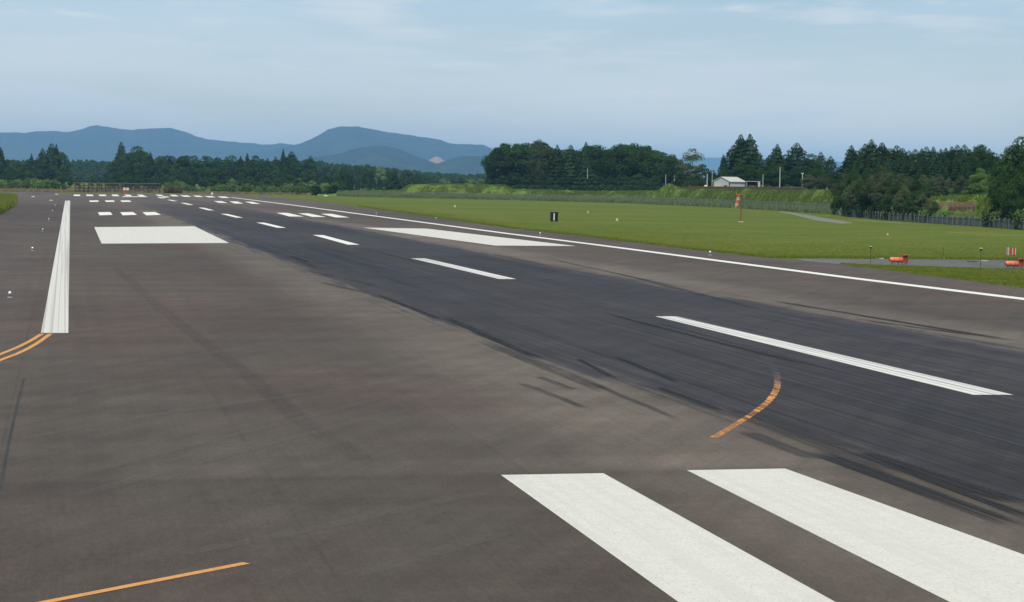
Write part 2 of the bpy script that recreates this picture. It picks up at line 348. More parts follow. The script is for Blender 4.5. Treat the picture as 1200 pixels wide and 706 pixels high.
# touchdown zone bars nearest the camera
def ext(a, b, Y):   # follow the ground line a-b on to Y
    k = (Y-a[1])/(b[1]-a[1]); return (a[0]+(b[0]-a[0])*k, Y)
for L0, L1, R0, R1 in (((587, 557), (795, 706), (707, 555), (979, 706)), ((805, 551.5), (1113, 706), (920, 549.5), (1200, 650.5))):
    a, b, c, d = at(*L0), at(*L1), at(*R0), at(*R1)
    sheet('touchdown_zone_bar', [a, ext(a, b, 9), ext(c, d, 9), c], .004, M['white'], parent=rwy)
mark('aiming_point_marking', [(110.5, 266.4), (228, 265.5), (268.5, 285), (119, 285.7)])
mark('aiming_point_marking', [(425, 267.0), (500, 268.2), (675, 288.6), (580, 288.0)])
s8 = 8.571
for x0, x1, x2, x3 in ((297, 421, 445, 315), (521, 650, 690, 548), (745, 873, 932, 783)):
    mark('touchdown_zone_bar', [(80+x0/s8, 249.0), (80+x1/s8, 248.7), (80+x2/s8, 252.0), (80+x3/s8, 252.6)], 'white_far')
for x0, x1, x2, x3 in ((213, 300, 307, 215), (367, 455, 470, 380), (522, 615, 634, 540)):
    mark('touchdown_zone_bar', [(80+x0/s8, 235.2), (80+x1/s8, 235.1), (80+x2/s8, 236.7), (80+x3/s8, 236.9)], 'white_far')
z4 = 5.4545
for x0, x1, x2, x3, y0, y1 in ((676, 745, 850, 758, 189, 213), (816, 880, 993, 905, 192, 216), (960, 1030, 1143, 1052, 195, 219)):
    mark('touchdown_zone_bar', [(200+x0/z4, 215+y0/z4), (200+x1/z4, 215+(y0+.5)/z4), (200+x2/z4, 215+y1/z4), (200+x3/z4, 215+(y1-1)/z4)], 'white_far')
for x0, x1, x2, x3, y0, y1 in ((275, 325, 365, 310, 114, 126), (374, 425, 465, 408, 116, 130), (474, 520, 575, 520, 118, 132)):
    mark('touchdown_zone_bar', [(200+x0/z4, 215+y0/z4), (200+x1/z4, 215+(y0+.5)/z4), (200+x2/z4, 215+y1/z4), (200+x3/z4, 215+(y1-1)/z4)], 'white_far')
for x0, x1, sh, y0, y1 in ((86, 93.6, .6, 228.3, 230), (100.7, 108.6, 1, 228.3, 230), (115.5, 123.5, 1.3, 228.3, 230), (130.5, 138, 1.8, 228.3, 230.1), (145.4, 152.5, 2.3, 228.4, 230.1), (160.2, 167, 4, 228.4, 230.4),
                           (182, 188.5, 4, 228.4, 230.2), (198.5, 206, 3.5, 228.6, 230.4), (210.5, 219.5, 5, 229.2, 230.9), (225.8, 234, 4.5, 229.5, 231.1), (239.5, 248, 5, 230, 231.6), (254.3, 264, 5.5, 230.5, 232.2)):
    mark('threshold_stripe', [(x0, y0), (x1, y0+.05), (x1+sh, y1), (x0+sh, y1-.05)], 'white_far')
mark('runway_number_marking', [(144.5, 230.4), (171, 230.5), (173.5, 231.1), (142.5, 231.1)], 'white_far')
mark('runway_number_marking', [(189, 230.8), (195.5, 230.4), (199.5, 231.2), (192, 231.9)], 'white_far')
# centre line dashes
mark('centreline_stripe', [(768, 371), (793, 371), (1188, 463), (1140, 463)], 'white_centre')
for (x0, y0, x1, y1) in ((490, 303, 595, 327.3), (372.5, 275.7, 414.5, 287), (305, 261.1, 330, 267.2), (262.5, 250.9, 280.5, 255.3), (235.5, 243.6, 247.5, 246.7), (214.3, 238, 223.8, 240.4), (198, 234.4, 205.5, 236), (186, 231.3, 191, 232.6)):
    a, b = at(x0, y0), at(x1, y1); ribbon('centreline_stripe', [a, b], .92, 'white_centre' if y0 > 290 else 'white_far')
a, b = at(1164, 463), at(780, 371); d = Vector((b[0]-a[0], b[1]-a[1])).normalized()
ribbon('centreline_stripe', [(a[0]-d.x*20, a[1]-d.y*20), (a[0]-d.x*50, a[1]-d.y*50)], .92, 'white_centre')
# edge lines
A, B, C_, D = at(48, 390.5), at(80, 390.5), at(82.2, 235.4), at(76.3, 235.4)
mL = MB(); 
for k in range(13):
    t = k/12; mL.v += [(A[0]+(D[0]-A[0])*t, A[1]+(D[1]-A[1])*t, .004), (B[0]+(C_[0]-B[0])*t, B[1]+(C_[1]-B[1])*t, .004)]
mL.f = [(2*i, 2*i+1, 2*i+3, 2*i+2) for i in range(12)]; mL.build('edge_line', M['white_edge'], rwy)
ep = [at(*p) for p in ((1300, 363), (1200, 350.6), (1000, 326.3), (850, 306.8), (700, 287.2), (600, 274.6), (500, 261.4), (420, 250.8), (340, 240.2), (271, 231.6))]
ribbon('edge_line', [(ep[0][0]-.9, 10)]+ep, .9, 'white_far')
# taxi lead lines
ribbon('taxi_line', smooth([at(*p) for p in ((-70, 437), (-30, 427), (0, 415.5), (20, 407.5), (36, 399.5), (49, 391.6))]), .15, 'yellow', .006)
ribbon('taxi_line', smooth([at(*p) for p in ((-70, 447), (-30, 435.5), (0, 422.5), (22, 414), (42, 403.5), (59, 391.6))]), .15, 'yellow', .006)
ribbon('taxi_line', smooth([at(*p) for p in ((-40, 724), (50, 706.8), (120, 693.2), (200, 677.6), (289, 660.3))]), .14, 'yellow', .006)
ribbon('taxi_line', smooth([at(*p) for p in ((837, 513), (862, 498), (884, 484), (901, 470), (910, 456), (911, 444), (907, 432), (899, 420))]), .17, 'fade', .006)
# rubber marks and tyre tracks lying on the asphalt
SK = [((675, 420), (722, 444), .22, 'skid'), ((606, 448), (690, 480), .30, 'skid_soft'), ((628, 441), (676, 458), .30, 'skid_soft'), ((690, 448), (800, 494), .25, 'skid_soft'), ((718, 417), (800, 450), .25, 'skid'),
      ((768, 453), (850, 483), .25, 'skid'), ((880, 480), (1010, 530), .5, 'skid_soft'), ((950, 528), (1200, 620), .55, 'skid'), ((1000, 528), (1200, 592), .6, 'skid'), ((1030, 540), (1210, 609), .3, 'skid'), ((870, 505), (960, 540), .5, 'skid_soft'),
      ((700, 365), (960, 432), .22, 'skid'), ((765, 377), (1000, 440), .3, 'skid_soft'), ((850, 478), (1060, 560), .7, 'skid_soft'), ((440, 345), (520, 376), .35, 'skid'), ((520, 372), (640, 424), .4, 'skid'), ((350, 306), (372, 314), .5, 'skid_soft'),
      ((365, 318), (393, 325), .5, 'skid_soft'), ((376, 331), (420, 342), .45, 'skid_soft'), ((340, 300), (362, 308), .5, 'skid'), ((400, 325), (440, 336), .5, 'skid_soft'), ((720, 320), (900, 365), .5, 'skid_soft'), ((900, 352), (1200, 402), .4, 'skid'),
      ((1000, 374), (1160, 396), .22, 'skid'), ((640, 303), (800, 338), .4, 'skid_soft'), ((560, 398), (720, 462), .6, 'skid_soft'), ((420, 290), (500, 310), .5, 'skid_soft')]
for k, (a, b, wd, mt) in enumerate(SK):
    A_, B_ = at(*a), at(*b); pts = [(A_[0]+(B_[0]-A_[0])*t/6+random.uniform(-.02, .02), A_[1]+(B_[1]-A_[1])*t/6) for t in range(7)]
    ribbon('skid_mark', pts, wd, mt, .009+.0006*k, uv=True)
for k, pts in enumerate((((60, 566), (200, 528), (330, 497), (480, 458)), ((70, 588), (220, 545), (350, 512), (500, 475)), ((0, 520), (150, 492), (300, 470), (520, 440)), ((180, 655), (330, 628), (480, 596), (560, 578)),
                 ((390, 680), (470, 660), (540, 640), (600, 622)))):
    ribbon('tyre_track', smooth([at(*p) for p in pts]), .38, 'track', .0075+.0002*k, uv=True)
ribbon('joint_stain', smooth([(-19.3, 112), (-18.6, 85), (-18.0, 65), (-17.3, 48), (-17.0, 38), (-16.4, 31.8)]), .6, 'stain', .0072, uv=True)
ribbon('sealed_crack', [at(28, 444), at(20, 475), at(11, 515), at(0, 573)], .05, 'crack', .007, uv=False)

# ------------------------------------------------------------------ embankment beyond the field
FB = [(395, 230.2), (475, 232), (600, 234.6), (740, 238.5), (860, 244), (975, 251), (1000, 254.8), (1040, 258.5), (1100, 262.6), (1150, 265.8), (1200, 269.7), (1300, 277)]   # foot of the fence in the picture
fxs = [p[0] for p in FB]; fys = [p[1] for p in FB]
def fence_pt(x, back=0.0):
    y = float(np.interp(x, fxs, fys)); p = Vector(at(x, y)+(0,)); d = Vector((p.x-CAMP.x, p.y-CAMP.y, 0)); L = d.length; return p + d/L*back
CR = [(380, .3), (410, 1.2), (470, 1.9), (479, 3.7), (520, 4.2), (592, 4.0), (600, 2.9), (700, 2.7), (770, 3.3), (783, 5.2), (800, 4.0), (830, 4.2), (900, 4.3), (980, 4.2), (1010, 4.0), (1100, 3.6), (1160, 4.2), (1400, 3.5)]
def crest(x): return float(np.interp(x, [c[0] for c in CR], [c[1] for c in CR]))
def vn(x, y, s=1.0):
    from mathutils import noise as N
    return N.noise(Vector((x*s, y*s, 3.1)))
rows = [(-3, -.03), (.5, .02), (1.2, .07), (2, .12), (3, .22), (4, .32), (5, .44), (6, .55), (7, .66), (8, .76), (9, .85), (10, .92), (11, .97), (12.5, 1), (14.5, 1), (18, 1.0), (40, 1.0), (90, 1.0), (220, 1.0), (500, .9)]
m = MB(); xs = np.arange(372, 1400, 1.2)
for x in xs:
    for b, h in rows:
        p = fence_pt(x, b + 4); z = crest(x)*max(h, 0) + (.6*vn(p.x, p.y, .16)+.4*vn(p.x, p.y, .5)+.3*vn(p.x, p.y, 1.1))*min(1, max(h, 0)*2)*(1 if b < 60 else 0)
        if b > 150: z = min(z, 3.0)
        m.v.append((p.x, p.y, z if h > 0 else -.1))
nr = len(rows)
for i in range(len(xs)-1):
    for j in range(nr-1): m.f.append((i*nr+j, (i+1)*nr+j, (i+1)*nr+j+1, i*nr+j+1))
m.smooth = True; emb = m.build('embankment', M['bank']); emb['kind'] = 'structure'
def plateau(x, b=20): return crest(x)

# brown ploughed bank in the gap on the right
m = MB()
for k in range(25):
    x = 1096+46*k/24
    for b, hh in ((9.2, .43), (10.2, .60), (11.2, .68), (12.2, .78), (12.8, .82)):
        j = .5*vn(x, b, .3); p = fence_pt(x, b+j); m.v.append((p.x, p.y, crest(x)*hh+.22+.3*vn(x, b, .9) - (.5 if hh in (.43, .82) else 0)))
for i in range(24):
    for j in range(4): m.f.append((i*5+j, (i+1)*5+j, (i+1)*5+j+1, i*5+j+1))
o = m.build('soil_bank', M['soil']); o['kind'] = 'structure'

# ------------------------------------------------------------------ mountains
def mountain(name, prof, depth, spread_, mat, seed, step=2.0, rough=1.0):
    from mathutils import noise as N
    px = [p[0] for p in prof]; py = [p[1] for p in prof]; xs_ = np.arange(px[0], px[-1]+.1, step); T = [-1, -.85, -.7, -.56, -.44, -.33, -.24, -.16, -.09, -.04, 0, .05, .15, .35, .7, 1]
    m = MB()
    for x in xs_:
        y = float(np.interp(x, px, py)); top = P(x, y, depth); hz = max(top.z, 1)
        for t in T:
            d = depth + t*spread_; c = P(x, hor(x), d); sh = (1-abs(t))**1.25 if t else 1
            q = Vector((c.x*.0011, c.y*.0011, seed)); g = N.noise(q)*.6 + N.noise(q*2.7)*.35 + N.noise(q*6.1)*.16
            z = hz*(sh + g*rough*.95*(1-sh)*sh*1.6) + N.noise(q*16)*hz*.018
            m.v.append((c.x, c.y, max(z, 0)-.5 if abs(t) < 1 else -1))
    k = len(T)
    for i in range(len(xs_)-1):
        for j in range(k-1): m.f.append((i*k+j, (i+1)*k+j, (i+1)*k+j+1, i*k+j+1))
    m.smooth = True; o = m.build(name, mat); o['kind'] = 'structure'; return o
t = NT('mountain_forest'); pv, p_ = t.pos(); n = t.noise(pv, (.004,)*3, 5, .65); n2 = t.noise(pv, (.03,)*3, 4, .7)
t.put(t.b.inputs['Base Color'], t.gain(t.mix(t.step(n, .35, .65), (.014, .026, .018), (.028, .040, .024)), t.step(n2, .3, .7, .4, 1.7))); t.b.inputs['Roughness'].default_value = 1; t.b.inputs['Specular IOR Level'].default_value = 0  # noise mottles the forest and also stands in for ridge shading
M['mtn'] = t.m
mountain('mountain_range', [(-120, 168), (-60, 160), (-30, 157), (0, 155.5), (15, 155), (30, 156), (45, 153.5), (60, 154), (80, 154.5), (95, 152), (105, 147.8), (113, 146.6), (125, 148.4), (140, 151), (155, 152.5), (170, 151.5), (185, 150), (200, 150), (215, 154), (230, 160), (245, 163.5), (258, 165), (270, 166), (285, 167.5), (300, 168.5), (318, 169.8), (328, 168), (345, 170), (360, 172), (380, 177), (400, 182), (430, 190)], 12500, 3400, M['mtn'], 1.3)
mountain('mountain', [(270, 190), (300, 182), (330, 173), (345, 169.8), (352, 168.3), (362, 164), (375, 157), (385, 151.5), (395, 148.7), (405, 147.6), (420, 148), (432, 151), (445, 153.5), (460, 155.5), (475, 158), (490, 160), (505, 162.5), (515, 164), (525, 168), (540, 169), (555, 169.3), (566, 169.8), (575, 173.5), (585, 180), (600, 186), (640, 195)], 11000, 2800, M['mtn'], 4.7)
mountain('hill', [(330, 194), (350, 189), (368, 184), (400, 180), (418, 174), (437, 171.2), (451, 171), (468, 175), (483, 181.6), (500, 188), (512, 191.8), (540, 198)], 7200, 1300, M['mtn'], 8.1)
mountain('hill', [(490, 199), (505, 194.5), (514, 191.4), (525, 187), (536, 183.6), (547, 182.8), (560, 183.3), (573, 185), (600, 190), (640, 197)], 6900, 1200, M['mtn'], 2.2)
mountain('quarry_slope', [(498, 193), (503, 187.5), (508, 184.5), (512, 183.6), (516, 185.5), (519, 187.8), (523, 189), (528, 192)], 7900, 260, M['rock'], 6.2, 1.0)
mountain('mountain_range', [(560, 199), (620, 193), (700, 189), (780, 187), (830, 185), (865, 185.3), (900, 186), (950, 188.5), (985, 190), (1050, 194), (1150, 199), (1300, 206)], 20000, 3500, M['mtn'], 9.4, 2.0)

# ------------------------------------------------------------------ tree prototypes
def leafmesh(name, C, N_, S, mat, asp=1.0):
    n = len(C); N_ = N_/np.linalg.norm(N_, axis=1)[:, None]
    a = rng.normal(size=(n, 3)); T = np.cross(N_, a); T /= np.linalg.norm(T, axis=1)[:, None]; B_ = np.cross(N_, T)
    S = np.broadcast_to(np.asarray(S, float), (n,))[:, None]; T = T*S*.5; B_ = B_*S*.5*asp
    j = rng.uniform(.6, 1.25, (4, n, 1))
    V = np.stack([C-T*j[0], C-B_*j[1], C+T*j[2], C+B_*j[3]], 1).reshape(-1, 3)
    me = bpy.data.meshes.new(name); me.vertices.add(4*n); me.vertices.foreach_set('co', V.ravel()); me.loops.add(4*n); me.loops.foreach_set('vertex_index', np.arange(4*n, dtype=np.int32))
    me.polygons.add(n); me.polygons.foreach_set('loop_start', np.arange(0, 4*n, 4, dtype=np.int32)); me.polygons.foreach_set('loop_total', np.full(n, 4, dtype=np.int32))
    me.update(calc_edges=True); me.materials.append(mat); return me
def sph(n):
    v = rng.normal(size=(n, 3)); return v/np.linalg.norm(v, axis=1)[:, None]
def broad(nl, size, mats, h=16.0, rw=.36, low=.1, ncl=34):
    cl = []; rr = h*rw
    for k in range(ncl):
        d = sph(1)[0]; f_ = rng.uniform(.35, .9)**.5; z = low + (1-low)*.5*(1+d[2]*f_*.92)
        wz = math.sin(math.pi*min(max((z-low)/(1-low), .04), .96))**.55
        cl.append((d[0]*rr*f_*wz, d[1]*rr*f_*wz, z*h*.93, h*rng.uniform(.085, .15)))
    cl.append((0, 0, h*.88, h*.12)); per = nl//len(cl); C = []; N_ = []
    for (x, y, z, r) in cl:
        s = sph(per); s[:, 2] = np.where(s[:, 2] < -.3, -s[:, 2], s[:, 2]); q = s*r*rng.uniform(.72, 1.12, (per, 1)); q[:, 2] *= .8
        C.append(q+np.array([x, y, z])); N_.append(s+rng.normal(size=(per, 3))*.55+np.array([0, 0, .4]))
    C = np.vstack(C); N_ = np.vstack(N_)
    t_ = MB(); t_.tube([(0, 0, -.5), (.1, 0, h*.15), (-.1, .1, h*.4), (0, 0, h*.8)], [.34, .26, .19, .05], 7)
    for x, y, z, r in cl[:9]: t_.tube([(0, 0, max(h*.2, z*.5)), (x*.5, y*.5, z*.8), (x, y, z)], [.12, .08, .03], 5)
    return [leafmesh('crown', C, N_, rng.uniform(.7, 1.3, len(C))*size, M[mt]) for mt in mats], t_.mesh('trunk', M['bark'])
def conifer(nl, size, mats, h=18.0, rw=.16, low=.10, power=.8, lump=.2):
    z = []; 
    while len(z) < nl:
        q = rng.uniform(0, 1, nl); k = rng.uniform(0, 1, nl) < (1-q)**power*.9+.08; z += list(q[k])
    z = np.array(z[:nl]); th = rng.uniform(0, 2*np.pi, nl); ph = rng.uniform(0, 6, 4)
    rad = h*rw*(1-z)**power*np.minimum(1, .55+z*4)
    ang = 1+lump*np.sin(th*3+ph[0]+z*9)+lump*.8*np.sin(th*5+ph[1]-z*17)
    tier = 1+.16*np.sin(z*h*2*np.pi/1.5+ph[2]+np.sin(th*2)*1.2)
    rr = rad*ang*tier*rng.uniform(.55, 1.05, nl)**.6+.12; zz = (low+(1-low)*z)*h - rr*.18
    C = np.stack([np.cos(th)*rr, np.sin(th)*rr, zz], 1); N_ = np.stack([np.cos(th)*.7, np.sin(th)*.7, np.full(nl, .75)], 1)+rng.normal(size=(nl, 3))*.4
    t_ = MB(); t_.tube([(0, 0, -.5), (0, 0, h*.4), (0, 0, h*.97)], [.3, .2, .03], 7)
    return [leafmesh('crown', C, N_, rng.uniform(.7, 1.3, nl)*size*np.where(z > .9, .55, 1), M[mt]) for mt in mats], t_.mesh('trunk', M['bark'])
def shrub(nl, size, mats, h=5.0, w_=4.5, ncl=14, upright=.0):
    C = []; N_ = []; per = nl//ncl
    for k in range(ncl):
        a = rng.uniform(0, 6.28); r = w_*.5*rng.uniform(.1, .85); hh = h*rng.uniform(.45, .9)*(1-.3*r/w_); rc = w_*rng.uniform(.13, .22)
        s = sph(per); q = s*rc*rng.uniform(.6, 1.1, (per, 1)); q[:, 2] = q[:, 2]*.6 + rng.uniform(-hh*.9, 0, per)*(.5+upright)
        q[:, 2] = np.maximum(q[:, 2]+hh, .1*h*rng.uniform(0, 1, per)); C.append(q+np.array([math.cos(a)*r, math.sin(a)*r, 0])); N_.append(s+rng.normal(size=(per, 3))*.6+np.array([0, 0, .35]))
    t_ = MB()
    for k in range(5): a = rng.uniform(0, 6.28); t_.tube([(math.cos(a)*.2, math.sin(a)*.2, -.2), (math.cos(a)*w_*.2, math.sin(a)*w_*.2, h*.6)], [.06, .03], 5)
    return [leafmesh('crown', np.vstack(C), np.vstack(N_), rng.uniform(.7, 1.3, per*ncl)*size, M[mt]) for mt in mats], t_.mesh('stem', M['bark'])
PR = {}
PR['broad'] = [(16.0, *broad(4200, .62, ['leaf', 'leaf_mid'], rw=r_)) for r_ in (.34, .40, .30, .37)]
PR['wall'] = [(16.0, *broad(6000, .50, ['leaf', 'leaf'], rw=r_, low=.16, ncl=46)) for r_ in (.30, .34, .28)]
PR['cedar'] = [(18.0, *conifer(4200, .62, ['cedar', 'leaf'], rw=r_, power=p2)) for r_, p2 in ((.20, .75), (.25, .62), (.18, .8), (.23, .55))]
PR['nbroad'] = [(16.0, *broad(15000, .34, ['leaf', 'leaf_olive', 'leaf_bright'], rw=r_, low=.02, ncl=60)) for r_ in (.36, .42, .33)]
PR['ncedar'] = [(18.0, *conifer(13000, .40, ['cedar', 'leaf'], rw=r_, power=p2, lump=.26)) for r_, p2 in ((.25, .72), (.29, .55), (.22, .65))]
PR['shrub'] = [(5.0, *shrub(1500, .42, ['leaf_mid', 'leaf_bright', 'dryleaf', 'leaf'], upright=u_)) for u_ in (.5, .2, .6)]
PR['sparse'] = [(16.0, *broad(4600, .42, ['leaf', 'leaf_olive'], rw=.34, low=.12, ncl=30))]
def tree(name, label, cat, group, kind, mi, x, ytop, depth, zb, wide=1.0, dz=0.0):
    H0, crowns, trunk = random.choice(PR[kind]); top = P(x, ytop, depth); h = max(top.z-zb, 1.0)
    o = empty(name, (top.x, top.y, zb+dz), random.uniform(0, 6.28), label, cat, group); s = h/H0
    ws = s*wide*random.uniform(.92, 1.1); o.scale = (ws, ws, s)
    link('crown', crowns[mi % len(crowns)], o); link('trunk' if 'shrub' not in kind else 'stem', trunk, o)
    return o
SEG = [(-99, 30, 'over the grass island at left'), (30, 86, 'left of the rail fence'), (86, 145, 'over the rail fence left half'), (145, 205, 'over the rail fence right half'), (205, 270, 'over the far right threshold stripes'), (270, 330, 'where the right edge line starts'),
       (330, 378, 'by the shrub row right end'), (378, 480, 'left of the green mound'), (480, 576, 'over the green mound'), (576, 640, 'at the tree wall left end'), (640, 700, 'in the tree wall left centre'), (700, 750, 'in the tree wall right centre'), (750, 830, 'at the tree wall right end'),
       (830, 893, 'behind the farm shed'), (893, 945, 'between the utility poles'), (945, 984, 'near the distant beige house'), (984, 1020, 'at the picket fence left end'), (1020, 1060, 'over the lone orange unit'), (1060, 1110, 'over the middle picket fence'), (1110, 1168, 'by the brown soil bank'), (1168, 1400, 'at the right frame edge')]
ORD = 'leftmost,second,third,fourth,fifth,sixth,seventh,eighth,ninth,tenth,eleventh,twelfth,thirteenth,fourteenth,fifteenth,sixteenth'.split(',')
PEND = {}
def pend(o, noun, x):
    for a, b, ph in SEG:
        if a <= x < b: PEND.setdefault((noun, ph), []).append((x, o)); return
def settle():
    for (noun, ph), L in PEND.items():
        L.sort(key=lambda q: q[0])
        for i, (x, o) in enumerate(L): o['label'] = (ORD[i] + (' from left' if i else '') + ' of the ' + noun + ' ' + ph) if len(L) > 1 else 'the one ' + noun.rstrip('s') + ' ' + ph
def row(x0, x1, step, prof, dy, d0, d1, kinds, label, cat, group, zb=0.0, jit=.35, wide=1.0, mi=(0, 1), name='broadleaf_tree'):
    px = [p[0] for p in prof]; py = [p[1] for p in prof]; x = x0
    while x <= x1:
        xx = x + random.uniform(-jit, jit)*step; y = float(np.interp(xx, px, py)) + dy + random.uniform(0, 3.5); k = random.choice(kinds)
        z_ = zb(xx) if callable(zb) else zb; nm = 'cedar_tree' if 'cedar' in k else name
        lb = label if isinstance(label, str) else label['cedar' if 'cedar' in k else 'broad']
        gp = group + (' (cedars)' if 'cedar' in k else '')
        o = tree(nm, lb, cat, gp, k, random.choice(mi), xx, y, random.uniform(d0, d1), z_, wide); pend(o, lb, xx); x += step

# left-hand forest beyond the runway end
SKL = [(-40, 180), (0, 184), (12, 184), (25, 185), (35, 183), (45, 186), (52, 184), (76, 192), (84, 199), (124, 200), (130, 190), (138, 182), (150, 176), (162, 174), (170, 174), (177, 176), (185, 179), (197, 179), (210, 179), (230, 181), (250, 182), (272, 180), (285, 179), (305, 182), (325, 183), (342, 180), (355, 185), (366, 186), (372, 193), (400, 193), (425, 191), (450, 194), (480, 198), (500, 202), (540, 206), (575, 207)]
row(-36, 78, 8.5, SKL, 0, 860, 930, ['broad', 'cedar', 'broad'], {'broad': 'dark round skyline trees', 'cedar': 'dark skyline cedars'}, 'tree', 'back row of the far left wood', mi=(0,))
row(128, 366, 8.5, SKL, 0, 860, 950, ['broad', 'broad', 'cedar'], {'broad': 'dark round skyline trees', 'cedar': 'dark skyline cedars'}, 'tree', 'skyline row of the wood behind the runway end', mi=(0,))
row(-36, 372, 10, [(x, y+13) if not 80 < x < 126 else (x, 204) for x, y in SKL], 0, 790, 840, ['broad', 'broad', 'broad', 'cedar'], {'broad': 'green middle-row trees', 'cedar': 'small middle-row cedars'}, 'tree', 'middle of the wood behind the runway end', mi=(0,))
row(-36, 372, 11.5, [(x, max(y+24, 205)) for x, y in SKL], 0, 730, 770, ['broad'], 'low front-row forest trees', 'tree', 'front edge of the wood behind the runway end', wide=1.25, mi=(0, 0, 0, 1))
row(368, 500, 8.5, SKL, 0, 1000, 1060, ['cedar', 'cedar', 'broad'], {'broad': 'far dark round trees', 'cedar': 'far dark cedars'}, 'tree', 'cedar wood between the runway end and the mound')
row(380, 478, 7.5, [(375, 205), (400, 197), (404, 203), (420, 205), (437, 205), (455, 206), (463, 203), (478, 208)], 0, 700, 740, ['cedar'], 'nearer dark front cedars', 'tree', 'front cedars left of the mound', wide=1.15)
row(482, 572, 8, [(480, 203), (500, 207), (520, 207), (572, 209)], 0, 900, 950, ['broad', 'cedar'], {'broad': 'low round treetops', 'cedar': 'small cedar tips'}, 'tree', 'trees just above the green mound', wide=1.3)
# the ones that stand out
for lb, x, y, d, k, wd in (('tall lone cedar spire rising above the wood behind the far centre of the runway end', 142, 166, 905, 'cedar', .8), ('cedar at the left frame edge rising over the far left wood', 0, 172, 900, 'cedar', .9),
                       ('leftmost cedar of the tall clump above the far left wood', 50, 174, 880, 'cedar', 1.1), ('tallest middle cedar of the clump above the far left wood', 60.5, 168, 885, 'cedar', 1.0), ('right cedar of the tall clump above the far left wood', 66, 169.5, 880, 'cedar', 1.1),
                       ('rounded tree on the right side of the tall clump above the far left wood', 72, 177, 878, 'broad', .8), ('small cedar just left of the tall clump above the far left wood', 37, 180, 875, 'cedar', .9),
                       ('slim cedar spire standing over the right part of the wood behind the runway end', 332, 174.5, 905, 'cedar', .7), ('cedar pair member right of the slim spire, taller of the two', 342, 177, 905, 'cedar', 1.1), ('cedar at the right end of the high wood behind the runway', 364, 182.5, 900, 'cedar', 1.1),
                       ('broad round treetop highest in the wood behind the runway end', 161, 170.5, 900, 'broad', 1.2), ('large dark cedar in front of the far wood left of the green mound', 461, 200.5, 690, 'cedar', 1.5), ('small cedar at the right end of the mound beside the tall tree wall', 573, 202.5, 660, 'cedar', 1.2)):
    tree('cedar_tree' if k == 'cedar' else 'broadleaf_tree', lb, 'tree', None, k, 0, x, y, d, 0 if x != 573 else 4, wd)
# shrubs and bamboo along the runway end
SH = [(-36, 206), (30, 207), (60, 206), (76, 211), (86, 219), (190, 222), (196, 209), (205, 207), (214, 208), (228, 214), (250, 216), (262, 213), (280, 211), (300, 213), (330, 214), (345, 212), (370, 212), (385, 208), (397, 211), (410, 217), (470, 220)]
row(-36, 76, 7, SH, 0, 610, 640, ['shrub'], 'feathery green bamboo thickets', 'shrub', 'bamboo thickets left of the runway end', name='bamboo_thicket', mi=(0, 1), wide=.9)
row(196, 370, 7.5, SH, 0, 620, 650, ['shrub'], 'rounded light green shrubs', 'shrub', 'light green shrubs behind the runway end', name='shrub', mi=(0, 0, 1), wide=1.0)
row(368, 402, 6, SH, 0, 610, 630, ['shrub'], 'rounded mid green bushes', 'shrub', 'round bushes at the right end of the shrub row', name='shrub', mi=(0, 3), wide=1.2)
row(402, 470, 7, [(402, 219), (470, 219.5)], 0, 620, 650, ['shrub'], 'low green shrubs', 'shrub', 'low shrubs below the cedars', name='shrub', mi=(0, 3), wide=1.4)
row(195, 212, 5, [(195, 214), (212, 215)], 0, 600, 610, ['shrub'], 'brownish dry shrubs', 'shrub', 'dry shrubs by the rail fence', name='shrub', mi=(2,), wide=1.1)
# tree wall on the right of centre
TW = [(574, 190), (578, 178), (583, 170), (588, 165), (600, 166), (611, 163), (620, 167), (632, 163), (640, 166), (650, 171), (660, 170), (668, 172), (678, 173), (687, 170), (700, 166), (712, 173), (724, 168), (735, 164), (745, 166), (755, 166), (765, 171), (775, 174), (785, 178), (795, 186), (800, 192)]
pz = lambda x: plateau(x)
row(586, 790, 10.5, TW, 0, 640, 660, ['wall'], 'tall rear round-headed trees', 'tree', 'tree wall beyond the field, back', zb=2.7, mi=(0, 1), wide=1.1)
row(583, 790, 11, TW, 2.5, 612, 625, ['wall'], 'tall dark front trees', 'tree', 'tree wall beyond the field, front', zb=2.7, mi=(0, 1), wide=1.05)
row(579, 792, 9, [(575, 204), (600, 200), (700, 203), (792, 203)], 0, 604, 610, ['wall'], 'low dark understorey trees', 'tree', 'understorey of the tree wall', zb=2.6, mi=(0,), wide=1.25)
for lb, x, y, k, d, wd in (('pale airy treetop sticking out above the left part of the tree wall', 632, 161.5, 'sparse', 605, .55), ('thin layered conifer standing out mid tree wall', 687, 165.5, 'cedar', 604, .9), ('left small conifer top in the dip of the tree wall', 653, 170, 'cedar', 606, .9), ('right small conifer top in the dip of the tree wall', 669, 169.5, 'cedar', 606, .9),
                        ('bulging round tree that ends the tree wall on the left', 583, 172, 'wall', 608, 1.0), ('sloping round tree that ends the tree wall on the right', 788, 180, 'wall', 600, 1.15), ('loose open-branched tree standing between the tree wall and the farm shed', 812, 172.5, 'sparse', 560, .95), ('dense lower tree under the open-branched one beside the farm shed', 806, 190, 'broad', 566, 1.1), ('round dark tree behind the pale pole left of the farm shed', 824, 192, 'broad', 575, 1.0), ('small cedar left of the twin cedars behind the farm shed', 848, 181, 'ncedar', 560, .8)):
    tree('conifer' if 'cedar' in k else 'broadleaf_tree', lb, 'tree', None, k, 1 if k == 'sparse' else 0, x, y, d, plateau(x)-.3, wd)
row(580, 794, 8, [(575, 213), (794, 213)], 0, 596, 601, ['shrub'], 'dark shade-side bushes', 'shrub', 'bushes at the foot of the tree wall', zb=2.2, mi=(3,), wide=1.5, name='shrub')
